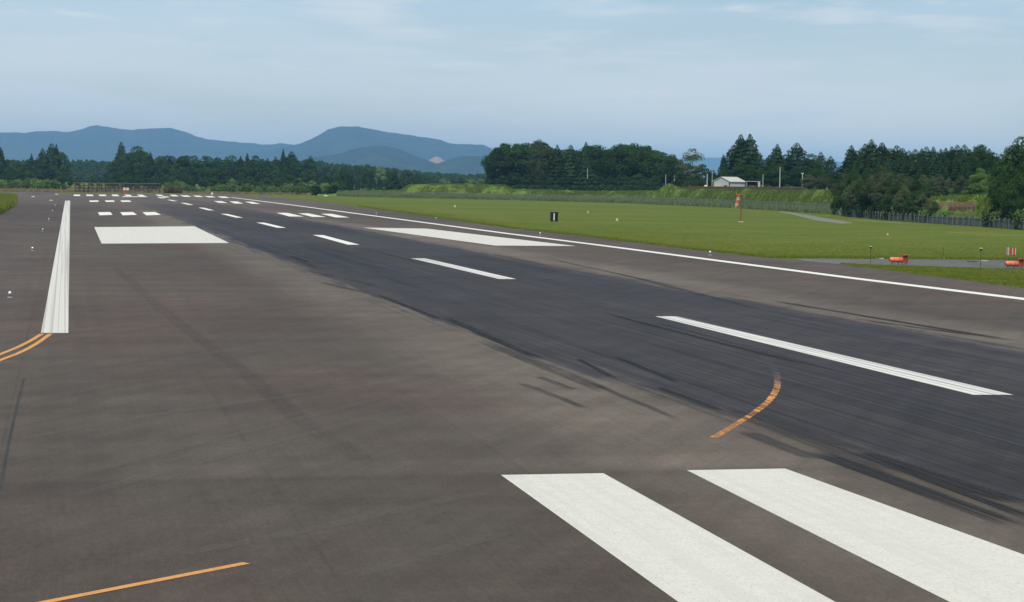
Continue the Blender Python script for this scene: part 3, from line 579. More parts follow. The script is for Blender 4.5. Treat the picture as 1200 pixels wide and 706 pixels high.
row(796, 850, 6, [(796, 206), (850, 208)], 0, 545, 556, ['shrub'], 'dark low bushes', 'shrub', 'bushes left of the farm shed', zb=3.6, mi=(3,), wide=1.7, name='shrub')
row(890, 986, 7, [(890, 214), (986, 215)], 0, 515, 524, ['shrub'], 'dark low bushes', 'shrub', 'bushes right of the farm shed', zb=3.8, mi=(3, 3, 0), wide=1.6, name='shrub')
row(1096, 1160, 8, [(1096, 217), (1160, 219)], 0, 398, 408, ['shrub'], 'dark background bushes', 'shrub', 'bushes behind the soil bank', zb=3.2, mi=(3, 0), wide=1.5, name='shrub')
# group behind the farm shed
for lb, x, y, d, k, wd in (('left of the two tallest pointed cedars behind the farm shed', 868.5, 157.5, 530, 'ncedar', 1.25), ('right of the two tallest pointed cedars behind the farm shed', 879, 157, 528, 'ncedar', 1.2), ('cedar leaning on the left flank of the twin cedars', 860, 170, 534, 'ncedar', 1.1), ('lower cedar on the right flank of the twin cedars', 886, 174, 534, 'ncedar', 1.0),
                        ('pointed cedar between two utility poles right of the farm shed', 911, 169, 530, 'ncedar', 1.15), ('bushy cedar just left of the pointed one between the utility poles', 903, 181, 525, 'ncedar', 1.2), ('blunt-topped cedar behind the taller utility pole right of the shed', 934, 167.5, 528, 'ncedar', 1.35), ('round dark tree filling the dip between the two right cedars', 922, 180, 534, 'nbroad', .9),
                        ('round tree right of the blunt-topped cedar', 950, 179, 536, 'nbroad', .9), ('small cedar above the beige-roofed distant house', 962, 178, 540, 'ncedar', .8), ('lone oval cedar left of the gap before the right-hand wood', 973.5, 183, 545, 'ncedar', .95), ('low bushy tree at the left edge of the right-hand wood', 985, 194, 470, 'nbroad', .9)):
    tree('cedar_tree' if 'cedar' in k else 'broadleaf_tree', lb, 'tree', None, k, 0, x, y, d, plateau(x)-.3, wd)
row(838, 965, 11, [(838, 196), (870, 190), (890, 196), (900, 190), (965, 195)], 0, 518, 528, ['nbroad'], 'low dark massed trees', 'tree', 'low trees behind the farm shed', zb=pz, mi=(0,), wide=1.0)
row(943, 990, 9, [(943, 203), (990, 206)], 0, 470, 480, ['nbroad'], 'small dark green trees', 'tree', 'small trees below the distant house', zb=pz, mi=(0, 1), wide=1.0)
# right-hand cedar wood
RC = [(985, 192), (992, 180), (998, 171), (1005, 178), (1014, 170), (1021, 165), (1027, 172), (1034, 168), (1043, 176), (1051, 171), (1062, 174), (1079, 173), (1088, 171), (1098, 172), (1110, 171), (1118, 169), (1129, 166), (1136, 172), (1147, 169), (1156, 171), (1166, 179), (1180, 185), (1300, 185)]
for i, (x, y) in enumerate(((998, 170.5), (1007, 176), (1014, 168.5), (1021.5, 163.5), (1034, 167), (1043, 174), (1051, 170.5))):
    tree('cedar_tree', ['leftmost pointed cedar of the right-hand wood', 'lower cedar between the first two peaks of the right-hand wood', 'second cedar peak of the right-hand wood, just left of its tallest', 'tallest cedar in the left half of the right-hand wood', 'pointed cedar just right of the tallest in the right-hand wood', 'shorter cedar filling the dip right of the pointed pair in the right-hand wood', 'last pointed cedar before the even cedar row of the right-hand wood'][i], 'tree', None, 'ncedar', 0, x, y, 440, 4, 1.25)
row(1058, 1160, 7.2, RC, 0, 445, 455, ['ncedar'], 'dark even-row skyline cedars', 'tree', 'even cedar row of the right-hand wood', zb=4, mi=(0,), wide=1.05, jit=.2)
row(990, 1160, 10, [(x, y+12) for x, y in RC], 0, 425, 438, ['ncedar', 'ncedar'], 'lower second-row cedars', 'tree', 'second row of the right-hand wood', zb=4, mi=(0,), wide=1.15)
tree('broadleaf_tree', 'round-topped tree at the right end of the cedar skyline', 'tree', None, 'nbroad', 0, 1150, 168, 425, 4, .9)
tree('broadleaf_tree', 'sloping tree linking the cedar skyline to the big tree at the right frame edge', 'tree', None, 'nbroad', 0, 1164, 177, 400, 4, .9)
row(1055, 1140, 12, [(1055, 203), (1085, 204), (1110, 205), (1140, 200)], 0, 395, 410, ['nbroad'], 'olive brown trees below the cedars', 'tree', 'olive trees below the cedar row', zb=3.6, mi=(1,), wide=.9)
# olive trees right behind the fence
OB = [(984, 206), (995, 197), (1008, 193), (1020, 194), (1034, 192), (1046, 196), (1056, 202), (1066, 205), (1078, 208), (1088, 212), (1098, 222), (1108, 236), (1116, 245)]
def fence_depth(x): p = fence_pt(x); return (p-CAMP).dot(fw)
def nearrow(x0, x1, step, prof, back, label, group, mi, kind='nbroad', wide=1.0, dy=0, name='broadleaf_tree', zb=.3):
    px = [p[0] for p in prof]; py = [p[1] for p in prof]; x = x0
    while x <= x1:
        xx = x+random.uniform(-.3, .3)*step
        o = tree(name, label, 'tree' if 'shrub' not in kind else 'shrub', group, kind, random.choice(mi), xx, float(np.interp(xx, px, py))+dy+random.uniform(0, 3), fence_depth(xx)+back+random.uniform(-2, 2), zb, wide); pend(o, label, xx); x += step
nearrow(990, 1092, 14, OB, 14, 'rear olive trees', 'olive clump behind the fence, rear', (1, 1, 0), wide=.85)
nearrow(986, 1106, 12, OB, 7, 'front dark olive trees', 'olive clump behind the fence, front', (1, 0), dy=14, wide=.95)
nearrow(984, 1114, 9, [(984, 232), (1060, 236), (1114, 246)], 4.5, 'low dark fence-side bushes', 'bushes against the fence', (3, 3, 0), 'shrub', 1.1, name='shrub')
# bright slope plants in the gap
for lb, x, y, b, k, mi, wd in (('bright yellow-green tree in the gap left of the big right-hand tree', 1148, 196, 40, 'nbroad', 2, .9), ('second bright green tree in the gap, nearer the big right-hand tree', 1160, 203, 30, 'nbroad', 2, .8), ('bright green bush above the brown soil bank', 1133, 221, 38, 'shrub', 1, 1.5), ('low bright bush just right of the brown soil bank', 1148, 232, 22, 'shrub', 1, 1.3),
                            ('bright bush at the left edge of the brown soil bank', 1117, 226, 42, 'shrub', 1, 1.6), ('green bush in front of the soil bank by the fence', 1140, 245, 10, 'shrub', 0, 1.2)):
    tree('broadleaf_tree' if k == 'nbroad' else 'shrub', lb, 'tree' if k == 'nbroad' else 'shrub', None, k, mi, x, y, fence_depth(x)+b, crest(x)*.9 if b > 20 else 1.0, wd)
row_ = [(1110, 249), (1130, 248), (1150, 247), (1165, 246)]
nearrow(1112, 1166, 9, row_, 6, 'low light green fence-side shrubs', 'light shrubs behind the fence', (1, 0), 'shrub', 1.5, name='shrub', zb=0)
for lb, x, y, b, wd in (('big dark tree at the right frame edge, its crown the highest there', 1200, 157, 26, .95), ('dark tree on the left shoulder of the big tree at the right frame edge', 1184, 170, 22, .75), ('dark lower tree at the left foot of the right frame edge tree', 1176, 196, 12, .7), ('dark lower tree in front of the big tree at the right frame edge', 1196, 200, 8, .8), ('tree just outside the right frame edge beside the big dark one', 1228, 160, 24, 1.0), ('tree second outside the right frame edge', 1262, 168, 22, 1.0), ('dark bushy tree beneath the right frame edge tree near the fence', 1184, 222, 7, .8)):
    tree('broadleaf_tree', lb, 'tree', None, 'nbroad', 0, x, y, fence_depth(x)+b, .3, wd)
nearrow(1168, 1240, 9, [(1160, 240), (1240, 240)], 4.5, 'low bushes behind the fence', 'bushes under the big right-hand tree', (3, 0), 'shrub', 1.2, name='shrub', zb=0)

settle()
# far-off wood seen through gaps: one mass nobody could count
def far_wood():
    C = []; N_ = []; S = []
    for x in np.arange(-60, 640, 3.1):
        d = 1500+rng.uniform(-80, 120); y = 187.5+rng.uniform(0, 3) if x < 380 else float(np.interp(x, [380, 460, 520, 640], [190, 197, 203, 206]))+rng.uniform(0, 2.5)
        top = P(x, y, d); h = top.z; n = 330; q = rng.uniform(0, 1, n); th = rng.uniform(0, 6.28, n); r = 4.6*(1-q)**.6+.3
        C.append(np.stack([top.x+np.cos(th)*r, top.y+np.sin(th)*r, q*h], 1)); N_.append(np.stack([np.cos(th), np.sin(th), np.full(n, .8)], 1)+rng.normal(size=(n, 3))*.4); S.append(rng.uniform(1.2, 2.2, n))
    o = link('distant_wood', leafmesh('distant_wood', np.vstack(C), np.vstack(N_), np.concatenate(S), M['cedar']))
    tag(o, 'far-off dark wood showing through the gaps of the nearer trees', 'wood', kind='stuff')
far_wood()

# ------------------------------------------------------------------ grass and weeds (stuff)
def tufts(name, label, pts, hgt, mat, blades=3, wd=.05):
    n = len(pts)*blades; pts = np.repeat(np.array(pts, float), blades, 0); pts[:, :2] += rng.normal(size=(n, 2))*.06
    th = rng.uniform(0, 6.28, n); h = hgt*rng.uniform(.5, 1.3, n); ln = rng.uniform(-.35, .35, (n, 2))*h[:, None]
    dx = np.stack([np.cos(th), np.sin(th)], 1)*wd*rng.uniform(.6, 1.4, (n, 1))
    flip = dx[:, 0] < 0; dx[flip] *= -1      # wind every blade the same way round
    V = np.zeros((n, 3, 3)); V[:, 0, :2] = pts[:, :2]-dx; V[:, 1, :2] = pts[:, :2]+dx; V[:, 2, :2] = pts[:, :2]+ln; V[:, 0, 2] = V[:, 1, 2] = pts[:, 2]-.03; V[:, 2, 2] = pts[:, 2]+h
    me = bpy.data.meshes.new(name); me.vertices.add(3*n); me.vertices.foreach_set('co', V.ravel()); me.loops.add(3*n); me.loops.foreach_set('vertex_index', np.arange(3*n, dtype=np.int32))
    me.polygons.add(n); me.polygons.foreach_set('loop_start', np.arange(0, 3*n, 3, dtype=np.int32)); me.polygons.foreach_set('loop_total', np.full(n, 3, dtype=np.int32)); me.update(calc_edges=True); me.materials.append(M[mat])
    nn_ = np.zeros((3*n, 3)); nn_[:, 2] = 1; nn_[:, :2] = np.repeat(rng.normal(size=(n, 2))*.35, 3, 0); nn_ /= np.linalg.norm(nn_, axis=1)[:, None]
    me.shade_smooth(); me.normals_split_custom_set_from_vertices(nn_.tolist())
    return tag(link(name, me), label, 'grass', kind='stuff')
def in_px(x, ylo, yhi, n):   # random ground points below/above curves in the picture
    out = []
    for _ in range(n):
        xx = random.uniform(*x); a, b = ylo(xx), yhi(xx)
        if b-a <= 0: continue
        p = at(xx, a+(b-a)*random.random()**.6); out.append((p[0], p[1], -.02))
    return out
eL = [320, 400, 500, 600, 700, 800, 900, 985]; eY = [231.2, 239.6, 253.7, 268, 279, 291.5, 302.3, 303.2]
fieldlo = lambda x: float(np.interp(x, eL+[1220], eY+[305]))
nearlo = lambda x: float(np.interp(x, [985, 1000, 1050, 1100, 1150, 1200, 1300], [309, 312, 318, 324.5, 331, 338, 350])); nearhi = lambda x: float(np.interp(x, [985, 1050, 1100, 1200, 1300], [309, 311, 312.3, 315.8, 318.5]))
tufts('field_grass', 'short mown grass tips along the nearer side of the wide airfield', in_px((330, 1215), lambda x: fieldlo(x)-22 if x > 600 else fieldlo(x)-8, fieldlo, 30000), .055, 'blade', 3, .03)
tufts('field_grass_edge', 'ragged longer grass fringing the edge of the shoulder and service road', in_px((420, 1215), lambda x: fieldlo(x)-2.2, lambda x: fieldlo(x)+.1, 9000), .13, 'blade', 3, .045)
tufts('verge_grass', 'green grass strip between the runway shoulder and the service road', in_px((986, 1215), nearhi, nearlo, 12000), .08, 'blade', 3, .04)
ip = []
ix = [p[0] for p in isl[:6]][::-1]; 
for _ in range(60000):
    y_ = random.uniform(231.6, 258); xm = float(np.interp(y_, [231.6, 232.6, 235.5, 239, 243, 247, 251, 262], [2, 16.5, 19.6, 18, 13.5, 7.5, -.5, -41])); x_ = random.uniform(-40, 20)
    if x_ < xm: q_ = at(x_, y_); ip.append((q_[0], q_[1], -.02))
tufts('island_grass', 'long green grass island at the left frame edge beside the taxiway', ip, 1.0, 'blade', 3, .09)
wp = []
for _ in range(30000):
    x = random.uniform(395, 985) if random.random() < .9 else random.uniform(985, 1230); b = random.uniform(-1.5, 5.5) if x < 985 else random.uniform(1, 5); p = fence_pt(x, b); wp.append((p.x, p.y, -.02 if b < 3 else .1*b))
tufts('tall_weeds', 'grey-green tall weeds along the foot of the fence below the embankment', wp, 1.0, 'reed', 3, .10)
bp = []
for _ in range(30000):
    x = random.uniform(395, 1200); k = random.random(); b = k*15; p = fence_pt(x, b+4); hh = np.interp(b, [r_[0] for r_ in rows], [max(r_[1], 0) for r_ in rows])
    if not (1094 < x < 1144 and 4 < b < 9.5): bp.append((p.x, p.y, crest(x)*hh - .1))
tufts('bank_weeds', 'bright green rough grass covering the slope of the embankment', bp, .5, 'blade2', 3, .14)
ep2 = []
for _ in range(9000):
    x = random.uniform(-20, 420); p = at(x, float(np.interp(x, [-20, 60, 200, 300, 420], [224.6, 225.4, 226.6, 228.2, 229.3]))+random.uniform(-2.0, 0)); ep2.append((p[0], p[1], -.02))
tufts('runway_end_weeds', 'low olive weeds along the far end of the runway', ep2, .7, 'dryleaf', 3, .16)

# ------------------------------------------------------------------ fences
fo = empty('picket_fence', tuple(fence_pt(1100)), 0, 'grey picket fence with pale post tops at the far right edge of the field', 'fence')
base = fence_pt(1100)
def along(x0, x1, step):
    xs_ = np.linspace(x0, x1, 600); P_ = [fence_pt(x) for x in xs_]; L = 0; out = [(P_[0], xs_[0])]; acc = 0
    for a, b, x in zip(P_, P_[1:], xs_[1:]):
        acc += (b-a).length
        while acc >= step: acc -= step; out.append((b.copy(), x))
    return out
pm = MB().box((0, 0, .52), (.09, .09, 1.14)).mesh('post', M['metal_grey']); cm = MB().tube([(0, 0, 1.07), (0, 0, 1.2), (.08, -.1, 1.32)], .04, 6).mesh('post_cap', M['pale_metal'])
pts_r = along(979, 1290, 2.05)
for p, x in pts_r:
    o = link('post', pm, fo, tuple(p-base)); link('post_cap', cm, o)
mb = MB()
for p, x in along(979, 1290, .145):
    q = p-base; mb.box((q.x, q.y, .52), (.028, .028, 1.04))
o = mb.build('pickets', M['fence_dark'], fo); o['kind'] = 'stuff'
for zz in (.12, 1.04):
    MB().tube([tuple(p-base+Vector((0, 0, zz))) for p, x in pts_r], .035, 5).build('rail', M['fence_dark'], fo)
base2 = fence_pt(700); f2 = empty('field_fence', tuple(base2), 0, 'thin grey mesh fence running along the foot of the green embankment', 'fence')
pm2 = MB().box((0, 0, .9), (.09, .09, 1.9)).mesh('post', M['metal_grey'])
pts_l = along(397, 978, 3.2)
for p, x in pts_l: link('post', pm2, f2, tuple(p-base2))
mb = MB()
for p, x in along(397, 978, .5): q = p-base2; mb.box((q.x, q.y, .9), (.03, .03, 1.7))
o = mb.build('mesh_wires', M['metal_grey'], f2); o['kind'] = 'stuff'
MB().tube([tuple(p-base2+Vector((0, 0, 1.78))) for p, x in pts_l], .04, 5).build('rail', M['metal_grey'], f2)

# brown rail fence and approach light frames at the runway end
a, b = Vector(at(88, 225.6)+(0,)), Vector(at(203, 226.3)+(0,)); d = (b-a); L = d.length; d.normalize()
rf = empty('rail_fence', tuple(a), math.atan2(d.y, d.x), 'low brown rail fence with faded pink top rail beyond the runway end', 'fence')
pm3 = MB().box((0, 0, 1.45), (.22, .22, 2.9)).mesh('post', M['brownwood'])
for k in range(int(L/1.9)+1): link('post', pm3, rf, (k*1.9, 0, 0))
for zz, mt, hh in ((2.85, 'pinkrail', .22), (2.1, 'brownwood', .25), (1.3, 'brownwood', .4), (.5, 'brownwood', .4)):
    n = int(L/7.6)
    bm = MB().box((3.75, 0, 0), (7.4, .12, hh)).mesh('rail', M[mt])
    for k in range(n): link('rail', bm, rf, (k*7.6, -.18, zz+random.uniform(-.08, .08)))
q = at(148, 226.6); bx_ = empty('marker_box', (q[0], q[1], 0), -.2, 'small red box with white front patches beyond the centre of the runway end', 'box')
MB().box((0, 0, .95), (2.0, 1.0, 1.5)).build('cabinet', M['orange_dark'], bx_); MB().box((-.45, -.63, 1.25), (.7, .06, .8), 0).box((.5, -.63, 1.25), (.7, .06, .8), 0).build('front_panel', M['white_obj'], bx_); MB().box((-1, 0, .05), (.2, .8, .3)).box((1, 0, .05), (.2, .8, .3)).build('feet', M['brownwood'], bx_)

# ------------------------------------------------------------------ airfield lights and furniture
def edge_light(x, y, label, s=1.0, sq=False):
    q = at(x, y); o = empty('runway_edge_light', (q[0], q[1], 0), 0, label, 'runway light', 'runway edge lights'); o.scale = (s, s, s)
    m_ = MB(); m_.smooth = True; m_.lathe([(.17, 0), (.17, .025), (.13, .04)]); m_.build('base_plate', M['pale_metal'], o)
    m_ = MB(); m_.lathe([(.045, .04), (.045, .13), (.085, .15), (.095, .20), (.09, .215)]); m_.build('body', M['metal_grey'], o)
    m_ = MB(); m_.lathe([(.085, .215), (.10, .25), (.098, .31), (.07, .36), (.02, .385)], 16); m_.smooth = True; m_.build('lens', M['lamp_glass'], o)
    return o
for x, y, lb, s in ((11.5, 349, 'nearest white edge light on the dark pavement left of the edge line', 1.0), (38, 294.3, 'second nearest white edge light left of the edge line', 1.0), (50, 271.5, 'third edge light left of the edge line', 1.0), (57.2, 258.6, 'fourth edge light left of the edge line', 1.0), (61.6, 248.6, 'fifth edge light left of the edge line', 1.0), (64.6, 241.8, 'sixth edge light, beside the far end of the left edge line', 1.0),
                    (832, 299.3, 'white edge light on the shoulder, nearest of those beyond the right edge line', 1.2), (633, 276.2, 'white edge light on the shoulder behind the right aiming block', 1.2), (511, 257.5, 'edge light on the shoulder beyond the left tip of the right aiming block', 1.0), (441, 251.4, 'edge light on the shoulder beyond the far touchdown bars', 1.0)):
    edge_light(x, y, lb, s*.68)
def marker(x, y, label, hpx=3.0, wpx=4.0, mat='white_obj', cone=False):
    q = at(x, y); dep = (Vector((q[0], q[1], 0))-CAMP).dot(fw); k = dep/F; o = empty('field_marker', (q[0], q[1], 0), -YAW, label, 'marker', 'small white field markers')
    if cone: m_ = MB(); m_.lathe([(wpx*k/2, 0), (wpx*k/2, .1), (wpx*k*.16, hpx*k)], 4); m_.build('pyramid', M[mat], o)
    else: MB().box((0, 0, hpx*k*.5), (wpx*k*.8, wpx*k*.6, hpx*k*.65)).build('block', M[mat], o)
    MB().box((0, 0, .04), (wpx*k*1.2, wpx*k*.8, .08)).build('base', M['concrete'], o)
for x, y, lb, h_, w_, mt, cn in ((522.5, 232, 'white pyramid marker in front of the green mound', 4.5, 4, 'white_obj', True), (533, 243, 'pale yellow marker on the grass below the mound', 3, 2.6, 'beige', False), (689, 249.6, 'tiny pale marker on the grass right of the black number board', 2.6, 2, 'beige', False), (723, 259, 'white-topped marker on the grass below the tree wall', 3.4, 2.8, 'white_obj', False), (1040, 276, 'tiny white marker on the grass before the picket fence', 3, 1.8, 'white_obj', False),
                             (382, 230.4, 'white marker on the far field edge below the cedars', 2, 4.5, 'white_obj', False), (248.5, 228.2, 'white pyramid marker behind the far threshold stripes', 2.6, 3, 'white_obj', True), (39, 231.4, 'flat white marker on the far left pavement', 1.6, 4, 'white_obj', False), (60, 235.6, 'flat white marker left of the far end of the left edge line', 1.4, 4, 'white_obj', False), (66.5, 228.4, 'flat white marker beyond the left edge line at the runway end', 1.2, 3.6, 'white_obj', False), (4, 233, 'pale block at the far end of the grass island', 2, 4, 'beige', False)):
    marker(x, y, lb, h_, w_, mt, cn)
# distance board
q = at(649.3, 261.2); dep = (Vector((q[0], q[1], 0))-CAMP).dot(fw); k = dep/F
o = empty('distance_sign', (q[0], q[1], 0), -YAW-.05, 'black distance board showing a white figure 1 on the grass beyond the runway', 'sign')
MB().box((0, 0, 7.0*k), (9*k, .22, 11*k)).build('board', M['black'], o)
bd = MB().box((0, 0, 0), (1.5*k, .02, 8.6*k)).build('numeral', M['white_obj'], o, (-.05*k, -.125, 6.9*k)); 
MB().box((0, .0, 12.65*k), (9.4*k, .26, .3*k)).build('rim', M['metal_grey'], o)
MB().tube([(-3*k, 0, -.1), (-3*k, 0, 2*k)], .05, 6).tube([(3*k, 0, -.1), (3*k, 0, 2*k)], .05, 6).build('legs', M['metal_grey'], o)
# windsock
q = at(868, 260.6); dep = (Vector((q[0], q[1], 0))-CAMP).dot(fw); k = dep/F
ws_ = empty('windsock', (q[0], q[1], 0), -YAW, 'limp orange and white windsock hanging from a rust-red pole on the field', 'windsock')
MB().tube([(0, 0, 0), (0, 0, 33*k)], [.085, .06], 8).build('pole', M['rust'], ws_)
MB().tube([(0, 0, 33*k), (-.3, -.05, 33.2*k), (-5.3*k, 0, 32.2*k)], .035, 6).tube([(0, 0, 30*k), (-5*k, 0, 31.8*k)], .03, 6).build('bracket', M['rust'], ws_)
hoop = MB(); n = 14; hoop.tube([(-2.9*k+2.9*k*math.cos(2*math.pi*i/n), 2.6*k*math.sin(2*math.pi*i/n), 32.4*k) for i in range(n+1)], .04, 6, False); hoop.build('hoop', M['orange'], ws_)
path_ = [(-2.9, 32.3, 2.8), (-3.0, 29.0, 2.7), (-3.6, 25.5, 2.35), (-4.5, 22.3, 2.1), (-5.4, 19, 1.75), (-6.2, 16.2, 1.4)]
for i in range(5):
    (x0, z0, r_0), (x1, z1, r_1) = path_[i], path_[i+1]; m_ = MB(); nn = 12
    for (xx, zz, rr_) in ((x0, z0, r_0), ((x0+x1)/2-.1, (z0+z1)/2, (r_0+r_1)/2*.9), (x1, z1, r_1)):
        for j in range(nn):
            an = 2*math.pi*j/nn; w2 = 1+.22*math.sin(3*an+i); m_.v.append(((xx+rr_*w2*math.cos(an))*k, rr_*w2*.8*math.sin(an)*k, zz*k))
    for r2 in range(2):
        for j in range(nn): m_.f.append((r2*nn+j, r2*nn+(j+1) % nn, (r2+1)*nn+(j+1) % nn, (r2+1)*nn+j))
    m_.smooth = True; ob = m_.build('sock_band', M['sockO' if i % 2 == 0 else 'sockW'], ws_); ob['label'] = 'orange cloth band' if i % 2 == 0 else 'white cloth band'
MB().box((1.2*k, 0, .9*k), (2.0*k, 1.6*k, 1.8*k)).build('base_box', M['pinkrail'], ws_)
MB().box((0, 0, .05), (.7, .7, .12)).build('footing', M['concrete'], ws_)
# path indicator units
def papi(x, y, label):
    q = at(x, y); k = (Vector((q[0], q[1], 0))-CAMP).dot(fw)/F
    o = empty('approach_light_unit', (q[0], q[1], 0), -YAW, label, 'light unit', 'orange approach light units')
    z = 5.0*k; m_ = MB(); m_.tube([(-11*k, -.1, z), (-10.4*k, -.1, z), (-9*k, -.1, z), (4*k, -.1, z)], [2.0*k, 2.8*k, 3.1*k, 3.1*k], 18); m_.smooth = True; c_ = m_.build('housing', M['orange'], o)
    MB().tube([(-11.3*k, -.1, z), (-10.6*k, -.1, z)], [1.3*k, 1.6*k], 14).build('lens', M['black'], c_)
    for xx in (-6*k, 0): MB().tube([(xx, -.1, z), (xx+.5*k, -.1, z)], 3.3*k, 18).build('band', M['orange_dark'], c_)
    m_ = MB(); m_.box((4.2*k, 0, 6.3*k), (.5*k, 9*k, 9*k)).box((9.8*k, 0, 6.3*k), (.5*k, 9*k, 9*k)).box((7*k, 0, 10.9*k), (6.1*k, 9*k, .5*k)).box((7*k, 0, 1.6*k), (6.1*k, 9*k, .5*k)); m_.build('hood', M['orange_dark'], o)
    m_ = MB(); m_.box((6.9*k, 0, 6*k), (4.6*k, 5*k, 7.5*k)); m_.build('lamp_box', M['rust'], o)
    for xx in (-8*k, -1*k, 8*k): MB().tube([(xx, -.1, -.02), (xx, -.1, 2.2*k)], .03, 6).build('leg', M['metal_grey'], o)
    return o
papi(1053, 309.6, 'orange cylinder light unit alone beside the service road'); papi(1188.5, 314.2, 'orange cylinder light unit at the right frame edge beside the road')
# board behind the right-hand unit
q = at(1184, 311.5); k = (Vector((q[0], q[1], 0))-CAMP).dot(fw)/F
o = empty('marker_board', (q[0], q[1], 0), -YAW, 'small orange and white striped board on legs behind the right-hand orange light unit', 'sign')
for x0, x1, mt in ((-5.8, -3.6, 'pinkrail'), (-3.6, -2.2, 'sockW'), (-.8, 1.6, 'orange_dark'), (1.6, 2.6, 'sockW'), (2.6, 5, 'orange_dark'), (5, 5.9, 'sockW')):
    MB().box(((x0+x1)/2*k, 0, 16.8*k), ((x1-x0)*k, .04, 9*k if x1 < 0 else 7.5*k)).build('stripe_panel', M[mt], o)
for xx in (-5, 4.5): MB().tube([(xx*k, .04, 0), (xx*k, .04, 20*k)], .02, 6).build('leg', M['rust'], o)
MB().tube([(-5*k, .04, 19*k), (4.5*k, .04, 19*k)], .02, 6).build('crossbar', M['rust'], o)
def stake(x, yb, yt, label, head=True):
    q = at(x, yb); k = (Vector((q[0], q[1], 0))-CAMP).dot(fw)/F; hh = (yb-yt)*k
    o = empty('marker_stake', (q[0], q[1], 0), 0, label, 'stake', 'thin stakes beside the service road')
    MB().tube([(0, 0, -.05), (0, 0, hh*.95)], .018, 6).build('stem', M['stem'], o)
    if head:
        m_ = MB(); m_.lathe([(.03, hh*.86), (.07, hh*.89), (.085, hh*.95)]); m_.build('lamp_body', M['black'], o); m_ = MB(); m_.lathe([(.09, hh*.95), (.08, hh*.985), (.03, hh)]); m_.build('cap', M['yel'], o)
    else: MB().box((0, 0, hh*.97), (.05, .05, .06)).build('cap', M['metal_grey'], o)
stake(1020, 309, 288.5, 'tall thin stake with dark lamp head and yellowish cap, left of the lone orange unit'); stake(1149, 317, 290.5, 'tall thin stake with lamp head midway between the two orange units')
stake(1031, 303.6, 294, 'short bare stake at the far road edge left of the lone orange unit', False); stake(1153, 305, 295, 'short bare stake at the far road edge behind the right-hand lamp stake', False); stake(1105, 303, 289, 'thin faint stake on the grass between the two orange units', False)
for x, y in ((1031, 303.5), (1103, 303.2), (1153, 306)):
    q = at(x, y); o = MB().box((q[0], q[1], .02), (.5, .5, .08), -YAW).build('concrete_pad', M['concrete']); tag(o, {1031: 'small pale concrete pad by the short stake left of the lone orange unit', 1103: 'small pale concrete pad on the far road edge between the orange units', 1153: 'small pale concrete pad by the stakes near the right-hand orange unit'}[x], 'concrete pad', 'pads on the road edge')
q = at(1139, 306.9); o = MB().box((q[0], q[1], .01), (.35, 1.0, .03), 0).build('drain_cover', M['black']); tag(o, 'dark drain cover in the service road surface', 'drain cover')

# ------------------------------------------------------------------ farm shed on the embankment
def kd(d): return d/F
dS = 500; c0 = P(855, 221.8, dS); zb = c0.z; k = kd(dS)
sh = empty('farm_shed', (c0.x, c0.y, zb), -YAW, 'grey gabled corrugated shed with pale tin roof on top of the embankment', 'shed')
g0, g1, s1_ = Vector((0, 0)), Vector((-18*k, 8*k)), Vector((19*k, 9*k)); eh, rh = 8.7*k, 13.6*k; mid = (g0+g1)/2
m_ = MB(); n = [(g0.x, g0.y, -.6), (g1.x, g1.y, -.6), (g1.x, g1.y, eh), (mid.x, mid.y, rh), (g0.x, g0.y, eh)]; m_.v = n+[(v[0]+s1_.x, v[1]+s1_.y, v[2]) for v in n]
m_.f = [(4, 3, 2, 1, 0), (5, 6, 7, 8, 9), (0, 1, 6, 5), (1, 2, 7, 6), (0, 5, 9, 4)]; m_.build('wall', M['corrug'], sh)
o = MB(); nb = 22
for i in range(nb):
    t0_ = (i+.5)/nb; o.box((s1_.x*t0_, s1_.y*t0_-.03, eh/2-.3), (.06, .05, eh+.5), math.atan2(s1_.y, s1_.x))
o.build('side_cladding', M['corrug2'], sh)['kind'] = 'stuff'
def slab(p0, p1, e0, e1, th=.12):
    m2 = MB(); a_ = [p0, p1, e1, e0]; m2.v = [tuple(v) for v in a_]+[(v[0], v[1], v[2]-th) for v in a_]; m2.f = [(0, 1, 2, 3), (7, 6, 5, 4), (0, 4, 5, 1), (1, 5, 6, 2), (2, 6, 7, 3), (3, 7, 4, 0)]; return m2
sv = s1_*1.06; of = -s1_*.05; ov = (g0-mid)*.16
def R3(v, z): return (v.x+of.x, v.y+of.y, z)
slab(R3(mid, rh+.16), R3(mid+sv, rh+.16), R3(g0+ov, eh+.02), R3(g0+ov+sv, eh+.02)).build('roof', M['roofm'], sh)
slab(R3(mid, rh+.157), R3(mid+sv, rh+.157), R3(g1-ov, eh+.02), R3(g1-ov+sv, eh+.02)).build('roof', M['roofm'], sh)
gd = (g1-g0).normalized(); gn = Vector((-gd.y, gd.x)); gn = gn if gn.y < 0 else -gn
def onwall(t0_, z0, w_, h_, name, mt, off=.05):
    c_ = g0+(g1-g0)*t0_+gn*off; return MB().box((c_.x, c_.y, z0+h_/2), (w_, .08, h_), math.atan2(gd.y, gd.x)).build(name, M[mt], sh)
onwall(.72, 0, 1.9, 1.25, 'shutter', 'beige'); onwall(.25, .35, .9, .6, 'window', 'darkm'); onwall(.02, 0, .25, 1.7, 'dark_door_gap', 'darkm', .03)  # last one: dark strip standing in for the shade of the door gap
